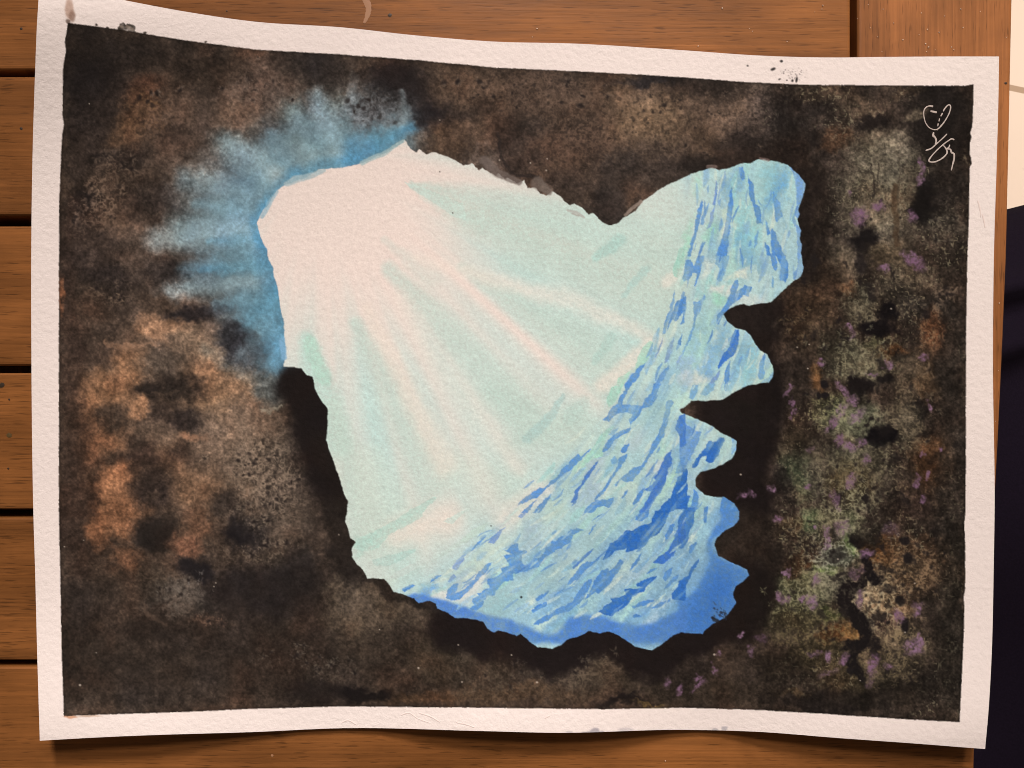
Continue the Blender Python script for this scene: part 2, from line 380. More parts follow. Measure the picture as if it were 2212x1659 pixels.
# ------------------------------------------------------------------ dark rims along the opening
g = 8
ys, xs = np.meshgrid(np.arange(0, RH + g, g), np.arange(0, RW + g, g), indexing='ij')
dxs = xs / S + OX
dys = ys / S + OY
dist = np.full(dxs.shape, 1e9)
for i in range(len(OPEN)):
    (ax, ay), (bx, by) = OPEN[i], OPEN[(i + 1) % len(OPEN)]
    ex, ey = bx - ax, by - ay
    t = np.clip(((dxs - ax) * ex + (dys - ay) * ey) / (ex * ex + ey * ey + 1e-9), 0, 1)
    dist = np.minimum(dist, np.hypot(dxs - ax - t * ex, dys - ay - t * ey))
iy = np.minimum(np.arange(RH) // g, dist.shape[0] - 2); fy = ((np.arange(RH) / g) - iy)[:, None]
ix = np.minimum(np.arange(RW) // g, dist.shape[1] - 2); fx = (np.arange(RW) / g) - ix
r0 = dist[iy] * (1 - fy) + dist[iy + 1] * fy
DIST = (r0[:, ix] * (1 - fx) + r0[:, ix + 1] * fx).astype(np.float32)
DW = DIST + 0.9 * WX + 8 * noise(30, 61)


def rim(cx, cy, rx, ry, width, col, a, s=0.28):
    R = 1.5
    sl = win(cx - rx * R, cx + rx * R, cy - ry * R, cy + ry * R)
    d = np.sqrt(((X[sl] - cx) / rx) ** 2 + ((Y[sl] - cy) / ry) ** 2)
    region = 1 - sst(0.8, 1.25, d)
    w = 1 - sst(width * (1 - s), width * (1 + s), DW[sl])
    mix(sl, col, a * region * w)


K = (33, 26, 25)
rim(1600, 880, 95, 150, 110, K, .95)
rim(1620, 690, 80, 70, 50, (36, 29, 27), .9)
rim(1600, 1030, 90, 110, 76, K, .98)
rim(1590, 1190, 100, 90, 76, (46, 38, 33), .85)
rim(1600, 1300, 90, 90, 84, (34, 27, 25), .95)
rim(1400, 1390, 180, 90, 54, K, .97)
rim(1130, 1390, 160, 90, 62, K, .97)
rim(1000, 1360, 70, 80, 74, K, .95)
rim(870, 1290, 130, 60, 20, (44, 37, 33), .8)
rim(740, 1130, 80, 140, 46, (42, 35, 31), .9)
rim(690, 930, 110, 150, 78, (32, 26, 25), .98, .35)
rim(640, 840, 40, 60, 70, (32, 26, 25), .8)
rim(1745, 470, 40, 140, 30, (46, 37, 33), .85)
rim(1590, 340, 150, 40, 26, (44, 37, 33), .8)
rim(1420, 420, 60, 60, 20, (58, 49, 44), .6)
blob(640, 830, 30, 36, (31, 25, 24), .97, soft=.35, warp=.5)
blob(675, 880, 34, 50, (31, 25, 24), .97, soft=.4, warp=.5)
blob(705, 990, 24, 70, (33, 27, 25), .95, soft=.5, warp=.6, rot=-15)
blob(1620, 900, 44, 40, (33, 27, 25), .9, soft=.6)
blob(1600, 880, 60, 20, (33, 27, 25), .9, soft=.5)

# ------------------------------------------------------------------ granulation of the rock
low = fbm(110, 71, 3)
midn = fbm(34, 74, 3)
fin = 0.6 * noise(7, 78) + 0.7 * noise(4, 79) + 0.6 * noise(2.3, 80)
lum = img.mean(axis=2)
right = sst(1560, 1720, X)
dark = sst(26, 52, lum)
lowl = sst(95, 50, lum)
img *= (1 - 0.09 * lowl * (1 - sst(20, 40, img[..., 2] - img[..., 0])))[..., None]
bluish = blur(sst(4, 26, img[..., 2] - img[..., 0]), 6)
amp = (0.25 + 0.75 * dark) * (1 - 0.62 * bluish)
m = np.exp(amp * (0.12 * low + (0.16 + 0.14 * right) * midn + (0.25 + 0.09 * right) * fin + 0.12 * noise(14, 83)))
streak = noise(5, 84, 46) * .6 + noise(9, 85, 90) * .5
img *= ((1.0 - 0.19 * right) * (1 + .17 * right * streak))[..., None] * m[..., None]
cen = (img[..., 0] - img[..., 2])[..., None] / 60.0
img[:] = img * (1 + np.clip(cen, 0, 1) * np.array((.02, .0, -.03), np.float32) * (1 - right)[..., None])
# pale fibrous flecks where salt lifted the paint
fm = sst(0.45, 0.95, RIDGE + 0.25 * noise(3, 91)) * sst(0.0, 0.7, fbm(60, 92, 2) + 0.15) * sst(40, 62, lum)
fm *= (0.25 + 0.6 * right) * (1 - bluish)
fc = np.where((X > 1640)[..., None], np.array((168, 154, 124), np.float32), np.array((150, 124, 104), np.float32))
a = np.clip(0.7 * fm, 0, 1)[..., None]
img[:] = img * (1 - a) + fc * a
# warm and cool drifts
d = fbm(80, 95, 3)[..., None]
img[:] = img * (1 + np.where(d > 0, 0.08 * d * np.array((1, .1, -.3)), 0.06 * d * np.array((.6, .3, -.3)))).astype(np.float32)

# dense salt texture: pale crystalline flecks and dark pits in patches
n1, n2, n3 = noise(7, 201), noise(4.2, 202), noise(11, 203)
worm = 1 - np.abs(n1 + .5 * n2) * 1.9
pits = sst(.35, .8, noise(8, 204) * .8 + noise(5, 205) * .5)
for cx, cy, rx, ry, c, st in [
    (565,1000,70,70,(178,152,130),.8),(610,1070,50,50,(160,136,116),.6),(545,1110,60,40,(150,128,112),.6),(560,1190,70,26,(150,128,110),.7),
    (225,415,50,40,(160,130,108),.7),(195,450,44,50,(150,122,104),.7),(260,350,60,34,(140,114,96),.6),(310,240,60,60,(150,112,82),.5),(560,190,70,50,(140,118,104),.5),(210,160,60,50,(110,88,74),.5),
    (800,238,50,36,(140,140,142),.7),(390,1285,70,46,(116,104,94),.6),(455,1338,50,20,(136,104,86),.6),(420,1190,50,40,(130,96,74),.5),(270,1220,50,34,(126,92,70),.5),(240,630,40,30,(158,130,108),.6),
    (610,1425,90,34,(124,108,94),.5),(700,1450,60,40,(116,102,90),.5),(780,1300,90,70,(116,98,80),.5),(900,1380,120,50,(96,82,68),.4),(1100,1460,160,50,(112,96,80),.5),(1290,1440,110,50,(120,102,84),.5),
    (1100,190,130,50,(122,98,82),.5),(1280,230,130,70,(124,100,84),.5),(1420,260,90,60,(150,124,100),.5),(1250,320,120,60,(116,90,74),.5),(1600,220,80,60,(140,118,104),.5),
    (1910,400,100,110,(160,148,122),.6),(1845,250,60,50,(136,114,94),.4),(1990,300,40,30,(120,106,90),.5),(2035,490,50,50,(140,126,106),.6),(2045,650,34,44,(160,134,112),.6),(1970,620,60,60,(150,128,104),.5),
    (1860,660,60,50,(160,150,124),.6),(1860,770,80,60,(166,158,126),.7),(1720,710,60,40,(128,106,78),.5),(1930,700,90,60,(140,120,94),.4),(2005,715,36,40,(170,120,84),.5),(1785,885,50,34,(176,166,116),.8),
    (1850,920,70,50,(160,154,122),.6),(1960,900,60,80,(164,142,112),.6),(1850,1020,80,60,(162,150,116),.6),(1720,1000,60,70,(116,104,82),.5),(1770,1090,60,50,(140,136,106),.6),(1850,1100,70,44,(186,176,140),.8),
    (1990,1060,50,60,(150,122,92),.5),(1730,1160,70,50,(176,160,124),.7),(1800,1195,50,34,(196,192,170),.9),(1710,1250,80,50,(160,154,118),.7),(1790,1270,70,50,(166,154,130),.6),(1920,1230,80,60,(180,142,104),.7),(2000,1215,50,60,(164,134,104),.6),
    (1890,1310,60,60,(216,196,160),.9),(1950,1350,60,60,(166,138,104),.6),(1690,1300,70,40,(150,144,108),.7),(1750,1340,70,50,(150,136,98),.6),(1790,1400,90,40,(136,118,80),.6),(1920,1410,70,60,(150,128,96),.6),(1870,1460,90,40,(122,106,78),.5),(1690,1420,80,50,(96,80,60),.5),
]:
    sl = win(cx - rx * 1.8, cx + rx * 1.8, cy - ry * 1.8, cy + ry * 1.8)
    d = np.sqrt(((X[sl] + .8 * WX[sl] - cx) / rx) ** 2 + ((Y[sl] + .8 * WY[sl] - cy) / ry) ** 2)
    reg = (1 - sst(.5, 1.6, d)) * sst(38, 60, img[sl].mean(axis=2))
    mix(sl, c, .6 * st * reg * sst(.35, .95, worm[sl] + .35 * n3[sl]))
    mix(sl, (38, 32, 29), .75 * st * reg * pits[sl])

# salt blooms: a dark pit in a pale star
rs = random.Random(5)


def bloom(x, y, r, pale=(150, 126, 108), pit=(34, 28, 27), a=.6):
    for k in range(rs.randint(4, 7)):
        th = rs.uniform(0, 6.283)
        l = r * rs.uniform(1.6, 3.0)
        stroke([(x + r * .9 * math.cos(th), y + r * .9 * math.sin(th)), (x + l * math.cos(th + .2), y + l * math.sin(th + .2))],
               [r * .38, r * .15], pale, a * rs.uniform(.4, .9), soft=.7, warp=.2, grain=.4)
    blob(x, y, r, r * rs.uniform(.7, 1.1), pit, rs.uniform(.35, .85), soft=.6, warp=.3, rot=rs.uniform(0, 180))


for cx, cy, rx, ry, n, r0, r1, pale in [
    (330,235,40,40,5,4,7,(150,112,80)),(355,195,40,16,7,3,5,(130,112,100)),(560,175,60,40,16,2.5,4.5,(140,120,108)),(250,350,40,24,12,4,7,(130,108,92)),
    (225,405,30,22,8,3.5,6,(160,132,110)),(190,445,30,40,14,4,7,(150,122,106)),(240,470,20,20,4,3,4,(150,118,100)),(235,630,24,22,7,3.5,6,(160,132,110)),
    (560,1010,60,60,34,3,5.5,(172,146,124)),(610,1060,40,40,16,3,5,(160,136,116)),(560,1120,70,40,22,3,5,(150,130,112)),(560,1185,50,20,10,3,5,(140,120,104)),
    (380,1270,50,20,12,3,5,(120,108,98)),(460,1340,30,12,7,3,5,(130,100,84)),(430,1240,24,20,6,3,4.5,(140,130,124)),(620,1420,60,24,14,3,5,(120,106,92)),
    (700,1440,50,40,14,2.5,4.5,(110,98,86)),(1000,180,50,16,7,4,6,(110,92,80)),(1100,200,90,30,20,3,5,(116,94,80)),(1260,200,90,30,16,3,5,(118,98,84)),
    (1420,230,70,30,16,3,5,(140,114,92)),(790,232,36,26,16,3.5,6,(120,122,124)),(850,270,10,6,2,4,6,(110,110,110)),(1560,240,70,40,16,2.5,4,(140,116,98)),
    (1280,1425,60,24,14,3,5,(120,104,88)),(1120,1460,80,30,12,2.5,4,(110,96,82)),
    (1900,460,60,40,14,3,5,(150,136,112)),(2040,500,24,22,8,4,6,(150,136,116)),(2050,640,24,24,8,4,7,(150,124,104)),(1840,760,70,50,26,3,5.5,(158,150,122)),
    (1780,880,40,24,14,3,5,(160,150,112)),(1720,710,40,30,14,3,5,(130,108,80)),(1860,1010,60,40,22,3,5,(158,146,116)),(1850,1100,60,40,22,3,5,(168,156,124)),
    (1730,1170,60,40,26,3,5,(170,156,122)),(1800,1200,30,20,12,2.5,4.5,(176,172,150)),(1930,1250,60,50,22,3,5.5,(170,140,108)),(1990,1210,40,40,14,3,5,(160,130,102)),
    (1880,1310,40,50,22,3,5,(190,172,140)),(1700,1300,60,40,22,3,5,(150,142,108)),(1930,1390,60,50,22,3,5,(150,130,100)),(1770,1400,70,40,18,3,5,(130,114,80)),
    (1930,1460,60,20,10,3,5,(124,106,80)),(2005,800,8,16,2,5,7,(150,124,100)),(1960,870,60,60,12,3,5,(150,132,106)),(1560,300,80,40,16,2.5,4,(120,98,82))]:
    for _ in range(int(n * .7)):
        bloom(cx + rs.gauss(0, .5) * rx * 1.2, cy + rs.gauss(0, .5) * ry * 1.2, rs.uniform(r0, r1), pale, a=.5)

# hard-edged tide marks, scratches and lifted rims left of centre
for pts, w, c, a in [
    ([(220,735),(240,748),(268,752),(300,742),(333,748)], [3,5,7,4,3], (176,132,104), .75),
    ([(285,752),(288,775)], [5,2], (166,124,98), .6),
    ([(300,862),(340,858),(392,845)], [2,2,2], (100,80,66), .6),
    ([(385,940),(420,932)], [3,5], (170,126,100), .7),
    ([(255,945),(290,920)], [2,4], (150,112,88), .6),
    ([(566,883),(590,890),(614,880)], [2,3,2], (170,160,140), .8),
    ([(382,1120),(392,1150),(393,1180)], [2,2,2], (120,94,76), .6),
    ([(290,1245),(340,1243),(390,1240)], [1.6,1.8,1.6], (112,92,76), .6),
    ([(225,1150),(240,1180),(258,1200)], [2,3,2], (150,104,80), .5),
    ([(312,1300),(330,1335),(360,1352)], [4,6,4], (112,88,74), .6),
    ([(1075,290),(1082,340),(1110,372),(1160,383)], [3,3,3,3], (42,35,33), .7),
    ([(1880,350),(1890,420)], [2,2], (46,38,34), .7),([(1898,350),(1893,400)], [1.5,1.5], (46,38,34), .6),
    ([(1935,400),(1940,530)], [7,5], (70,52,38), .6),([(1940,330),(1945,460)], [2,2], (64,54,44), .4),
    ([(1862,1199),(1876,1233),(1891,1258)], [11,10,13], (26,22,23), .96),
    ([(1868,1246),(1836,1272),(1828,1300),(1846,1326)], [8,18,14,16], (28,23,23), .95),
    ([(1846,1322),(1868,1365),(1862,1395)], [16,18,14], (26,22,22), .97),
    ([(1835,1398),(1862,1400),(1848,1440),(1858,1465)], [14,14,10,11], (26,22,22), .96),
    ([(1885,1400),(1900,1390)], [10,12], (30,25,25), .9),
]:
    pale = sum(c) > 240 and pts[0][0] < 700
    stroke(pts, w, c, a * (.55 if pale else 1), soft=.6 if pale else .3, warp=.7 if pale else (.9 if max(w) > 8 else .35), grain=.4)
for cx, cy, rx, ry, a in [(1955,1168,11,10,.9),(1963,1206,11,13,.9),(1955,1351,9,16,.95),(1781,830,8,9,.95),(1765,855,6,8,.95),(1778,852,8,6,.95),(1945,1300,11,12,.7),
                          (1918,1276,14,10,.6),(1838,1452,9,7,.9),(1858,571,12,22,.7),(1790,880,10,6,.6),(1740,850,6,4,.5),(1998,676,10,9,.6),(1870,1078,9,8,.85)]:
    blob(cx, cy, rx, ry, (28, 24, 25), a, soft=.3, warp=.3)

for _ in range(60):
    y_ = rs.uniform(480, 1480)
    blob(1870 + rs.gauss(0, 75), y_, rs.uniform(4, 15), rs.uniform(4, 13), (32, 27, 26), rs.uniform(.55, .9), soft=.4, warp=.9, rot=rs.uniform(0, 90))
# purple dabs
PV = (160, 116, 146)
for d_ in [(1835,422,6,6),(1858,470,20,18),(1905,453,20,11),(1985,367,6,20),(1988,392,8,6),(1978,463,8,16),(1968,547,16,9),(1975,563,18,15),(1911,583,15,9),
    (1835,708,11,8),(1840,725,7,16,0,.5),(1778,783,10,8),(1918,783,9,11),(1998,773,11,9),(1885,808,10,5),(1815,840,8,24,-25),(1838,862,13,7),(1715,866,5,13,25),(1710,843,4,9,30),
    (1715,890,10,6,-50),(1798,913,20,8,-40),(1820,885,10,18,20,.6),(1851,896,12,20,30,.6),(1818,953,10,14),(1838,966,12,10),(1861,956,8,10),(1871,996,10,13,20,.7),(2025,978,5,8,20),
    (1991,982,5,10,0,.7),(1981,1036,6,16),(2005,1026,5,9),(1998,1073,6,11),(2011,886,5,10,20),(1658,1063,9,11),(1616,1070,15,8,-15),(1745,1053,9,7),(1838,1043,12,17,0,.7),(1752,972,12,9,0,.4),(1808,1080,8,24,0,.6),
    (1675,1129,8,11,25),(1818,1143,22,18,0,.6),(1783,1169,8,20,0,.7),(1755,1149,6,5),(1865,1194,17,8,-35),(1848,1233,20,12,0,.5),(1768,1253,12,20,0,.7),(1695,1229,5,9,30),(1688,1283,10,16,-25),
    (1705,1287,12,8),(1738,1286,14,9),(1761,1306,14,16),(1861,1293,8,20,0,.7),(1941,1336,13,13),(1981,1313,11,15),(1975,1399,20,22),(1987,1378,8,16),(1796,1424,11,14),(1830,1428,12,14,20),
    (1890,1436,12,19,15),(1925,1439,9,8,0,.6),(1606,1376,6,13,15),(1563,1414,5,10),(1621,1406,9,10,0,.6),(1648,1373,18,10,0,.45),(1545,1446,7,11),(1513,1479,18,6,-42),(1511,1463,11,5,-20),
    (1434,1473,8,11,0,.6),(1467,1484,8,14,10),(1795,1465,24,8,-25,.4),(1885,1470,20,8,-50,.4),(1925,1150,20,16,0,.3),(1765,1419,14,8,0,.5)]:
    cx, cy, rx, ry = d_[:4]
    rot = d_[4] if len(d_) > 4 else 0
    a = d_[5] if len(d_) > 5 else .85
    v = rs.uniform(-10, 10)
    blob(cx, cy, rx * .92, ry * .95, (PV[0] + v - 26, PV[1] + v - 16, PV[2] + v - 22), a * .78, soft=.45, warp=.75, rot=rot, grain=.95)

# ------------------------------------------------------------------ the ice inside the opening
sl_o, mo = mask(OPEN, 0.7)
MO = np.zeros((RH, RW), np.float32)
MO[sl_o] = mo
rock = img.copy()
PAPER = np.array((236, 214, 204), np.float32)
img[:] = PAPER
TEAL = (192, 209, 199)
# aqua wash spreading from the bare paper at the upper left, broken by soft beams
full = (slice(None), slice(None))
rr = np.hypot(X - 745, Y - 450)
th = np.arctan2(Y - 330, X - 690)
rsb = np.random.RandomState(77)


def ang(n, seed):
    g_ = np.random.RandomState(seed).uniform(-1, 1, n + 2).astype(np.float32)
    t_ = np.clip((th + 0.9) / 3.4, 0, 1) * n
    k_ = np.minimum(t_.astype(int), n - 1)
    f_ = t_ - k_
    f_ = f_ * f_ * (3 - 2 * f_)
    return g_[k_] * (1 - f_) + g_[k_ + 1] * f_


beam = .55 * ang(26, 5) + .5 * ang(54, 6) + .25 * ang(100, 7)
wash = sst(110, 470, rr + 0.5 * WX + 50 * beam)
mix(full, (186, 215, 209), wash * np.clip(0.52 + 0.55 * beam, .04, 1))
# colder on the right and below
flow = .6 * polar(400, 300, 17, 120, 301) + .45 * polar(400, 300, 8, 70, 302)
flow2 = .6 * polar(400, 300, 30, 160, 303) + .4 * polar(400, 300, 12, 90, 304)
t = sst(1240, 1560, X + 0.62 * (Y - 700) + 0.8 * WX)
mix(full, (184, 212, 206), 0.72 * t)
t = sst(1100, 1340, Y + 0.18 * (X - 900) + 0.8 * WY)
mix(full, (200, 213, 204), 0.6 * t)
ICE = [(1500,330),(1490,480),(1470,640),(1420,770),(1350,850),(1290,940),(1210,1000),(1100,1090),(1000,1170),(930,1230),(850,1290),(1000,1450),(1700,1450),(1800,900),(1800,330)]
sl_i, mi = mask(ICE, 4, 120)
mi = blur(mi, 24 * S)
mix(sl_i, (162, 198, 206), .50 * mi)
mix(sl_i, (128, 170, 204), .62 * mi * sst(.05, .7, flow2[sl_i]))
mix(sl_i, (214, 222, 208), .55 * mi * sst(.1, .75, -flow[sl_i]))
blob(1540, 1260, 190, 200, (96, 146, 200), .55, soft=.9, warp=1)
blob(1300, 1340, 260, 70, (110, 158, 202), .45, soft=.9, warp=1)
mix(sl_i, (160, 206, 190), .35 * mi * sst(.2, .8, polar(400, 300, 24, 130, 305)[sl_i]))
for pts, ws, c, a, so in [
    ([(890,400),(1010,450),(1180,500),(1450,560)], [8,44,74,84], TEAL, .62, .55),
    ([(1020,470),(1250,540),(1440,640)], [20,60,60], TEAL, .5, .7),
    ([(1100,560),(1300,620),(1440,690)], [20,44,40], (190,207,198), .45, .7),
    ([(1370,470),(1460,450)], [30,50], (196,214,206), .5, .8),
    ([(1250,470),(1350,540)], [30,40], (196,214,206), .35, .8),
    ([(1000,575),(1130,665),(1260,745),(1330,820)], [10,28,48,50], (192,208,198), .6, .7),
    ([(830,520),(930,600)], [6,22], TEAL, .25, .9),
    ([(836,580),(960,700),(1040,800),(1130,890)], [14,26,34,44], (192,208,198), .55, .7),
    ([(1060,850),(1180,930),(1280,960)], [24,40,50], (190,208,198), .5, .8),
    ([(770,700),(835,820),(880,920),(940,1040)], [14,28,36,40], (192,208,198), .55, .7),
    ([(662,730),(690,820),(730,960)], [18,30,30], (190,212,202), .75, .55),
    ([(720,880),(760,1040),(800,1160)], [20,36,50], (196,210,198), .6, .8),
    ([(670,735),(700,815)], [14,16], (176,208,192), .6, .3),
    ([(800,1000),(860,1120)], [30,50], (204,212,200), .5, .9),
    ([(1000,1010),(1100,1060)], [40,50], (204,214,202), .4, .9),
    ([(1100,960),(1250,900)], [20,30], (190,208,198), .45, .7),
    # pink gaps
    ([(900,555),(1060,600),(1240,655),(1430,742)], [10,16,18,12], (238,219,207), .5, .95),
    ([(860,640),(960,800),(1060,930),(1120,1010)], [16,26,26,18], (238,219,207), .35, .95),
    ([(790,660),(880,840),(960,1000)], [12,20,26], (238,216,202), .45, .8),
    ([(1300,830),(1400,745)], [18,14], (236,218,206), .6, .6),
    ([(1440,610),(1475,580)], [10,10], (238,220,208), .5, .6),
    ([(860,1150),(960,1120)], [30,30], (236,216,204), .6, .9),
    ([(1090,1120),(1180,1060)], [26,22], (234,218,206), .6, .8),
    ([(920,1280),(1010,1290),(1040,1240)], [10,14,14], (234,220,212), .6, .7),
    # single pale teal brush marks
    ([(1290,560),(1338,515)], [10,12], (164,198,190), .55, .5),
    ([(1350,640),(1395,580)], [6,9], (170,200,194), .55, .5),
    ([(1280,780),(1320,730)], [8,10], (172,200,192), .5, .5),
    ([(1140,944),(1180,905),(1215,858)], [12,11,5], (170,196,192), .65, .4),
    ([(1230,905),(1260,870)], [16,12], (182,204,196), .4, .5),
]:
    stroke(pts, ws, c, a, soft=so, warp=.35, grain=.22)
# clean sharp edges of two washes
fill([(872,392),(905,402),(1000,440),(1010,478),(985,470),(940,440),(895,412)], (196,212,202), .6, .1)


def T(col, row):
    ox, oy = 368.6667 * col, 276.5 * row
    return lambda L: [(ox + x / 6.0, oy + y / 6.0) for x, y in L]


A, B, C_, D_, E, F, G, Hh = T(4,1), T(4,2), T(4,3), T(4,4), T(3,2), T(3,3), T(3,4), T(2,4)


def soft(tile, cx, cy, rx, ry, c, a, rot=0):
    (x, y), = tile([(cx, cy)])
    flow = 34 if tile in (F, G, Hh) else 14
    k_ = 1.0 if rx * ry > 60000 else 1.25
    blob(x, y, min(rx, ry) / 6 * .85, max(rx, ry) / 6 * k_, c, a * .92, soft=.75, warp=.95, rot=flow if ry >= rx * .8 or tile in (F, G, Hh) else 90, grain=.5)


# soft wet-in-wet washes
for q in [
    (A,1200,700,420,420,(168,204,206),.6),(A,1300,1400,300,400,(172,200,206),.7),(A,900,1300,260,500,(170,208,206),.6),
    (A,690,760,120,170,(126,168,194),.85),(A,1230,780,110,190,(112,164,198),.85),(A,1150,640,90,140,(140,186,196),.6),(A,220,750,60,150,(176,210,198),.8),
    (A,470,1380,90,130,(158,208,188),.75),(A,780,1180,90,300,(140,190,196),.6),(A,780,1500,70,200,(110,158,200),.7),(A,860,1450,120,200,(140,192,194),.5),(A,620,1100,30,200,(200,214,196),.5),
    (A,100,1450,70,180,(168,212,192),.7),(A,640,1280,60,200,(206,218,200),.5),
    (B,820,90,140,130,(124,170,198),.75),(B,930,190,80,80,(130,176,196),.5),(B,620,60,120,120,(176,212,200),.6),(B,320,500,110,190,(150,192,192),.65),(B,480,600,80,70,(156,208,184),.7),
    (B,450,1100,110,220,(124,168,198),.75),(B,320,1430,90,110,(124,164,198),.8),(B,190,1050,80,200,(150,186,200),.7),(B,880,1400,190,260,(142,190,204),.8),(B,820,1300,120,140,(130,174,200),.5),
    (B,720,240,140,50,(222,220,204),.75),(B,500,440,130,90,(226,218,208),.7),(B,850,560,180,110,(208,212,206),.7),(B,340,200,80,120,(222,220,206),.6),(B,1000,350,160,100,(196,212,208),.5),
    (B,60,1450,110,150,(150,176,202),.7),(B,150,1560,120,80,(226,216,206),.6),(B,1080,1480,70,120,(186,216,204),.6),(B,380,340,90,60,(170,206,200),.5),
    (C_,300,220,260,80,(214,218,204),.5),(C_,150,330,100,60,(190,218,206),.5),(C_,120,560,160,120,(130,168,206),.7),(C_,330,560,160,80,(190,214,206),.6),(C_,560,900,110,160,(190,214,206),.7),(C_,350,1250,60,100,(180,206,206),.7),
    (C_,100,1000,90,160,(112,156,208),.6),(C_,330,1500,120,90,(176,204,206),.7),
    (F,1700,200,120,130,(168,190,196),.8),(F,1870,360,120,200,(164,194,194),.7),(F,1650,640,120,140,(184,200,200),.6),(F,1880,520,120,160,(160,190,198),.6),(F,1560,820,120,160,(176,192,198),.6),
    (F,1100,1150,130,240,(172,188,196),.75),(F,740,1230,120,100,(174,196,190),.75),(F,960,1400,120,160,(160,182,196),.75),(F,600,1560,160,100,(184,204,194),.7),(F,900,1080,110,110,(170,206,188),.7),(F,1700,1250,180,120,(178,206,200),.6),
    (F,1480,1350,160,120,(204,216,200),.6),(F,2050,1250,80,220,(176,214,194),.8),(F,1960,1480,120,160,(176,204,196),.7),(F,1400,1560,140,90,(178,200,200),.7),(F,2130,250,60,160,(188,218,204),.6),(F,1960,830,60,120,(172,210,194),.6),
    (F,2000,1000,120,100,(170,190,204),.5),(F,1830,1100,100,140,(206,204,206),.5),
    (G,250,250,160,130,(166,184,196),.75),(G,1060,330,190,160,(160,188,194),.75),(G,680,640,160,180,(172,192,194),.75),(G,1450,100,200,120,(176,206,200),.6),(G,420,880,160,140,(158,186,190),.75),(G,120,1020,160,110,(152,184,190),.75),
    (G,1400,900,140,160,(172,194,202),.6),(G,1600,780,160,100,(168,190,204),.6),(G,1050,1100,160,130,(178,206,198),.6),(G,1900,950,200,160,(150,184,200),.75),(G,1650,1150,150,80,(168,204,196),.7),(G,1860,350,140,120,(176,206,202),.7),
    (G,1450,680,140,160,(196,212,198),.5),(G,420,1480,200,70,(196,216,204),.7),(G,900,1280,140,60,(178,206,206),.6),(G,1450,1380,180,60,(178,212,206),.7),(G,1900,1330,240,90,(178,200,214),.75),(G,2050,960,100,120,(150,186,204),.6),
    (G,250,1150,100,80,(214,220,204),.6),(G,850,760,120,80,(206,218,198),.6),
    (Hh,1080,1010,170,90,(138,176,192),.8),(Hh,1700,720,160,130,(176,198,190),.75),(Hh,1600,860,160,90,(172,188,198),.7),(Hh,2060,1180,170,190,(150,184,190),.75),(Hh,1900,500,200,100,(204,214,200),.6),(Hh,1080,1060,180,60,(100,148,204),.6),
    (Hh,200,450,130,70,(180,206,194),.7),(Hh,600,860,120,60,(200,212,200),.5),
    (D_,250,300,140,240,(168,202,206),.6),
]:
    soft(*q)

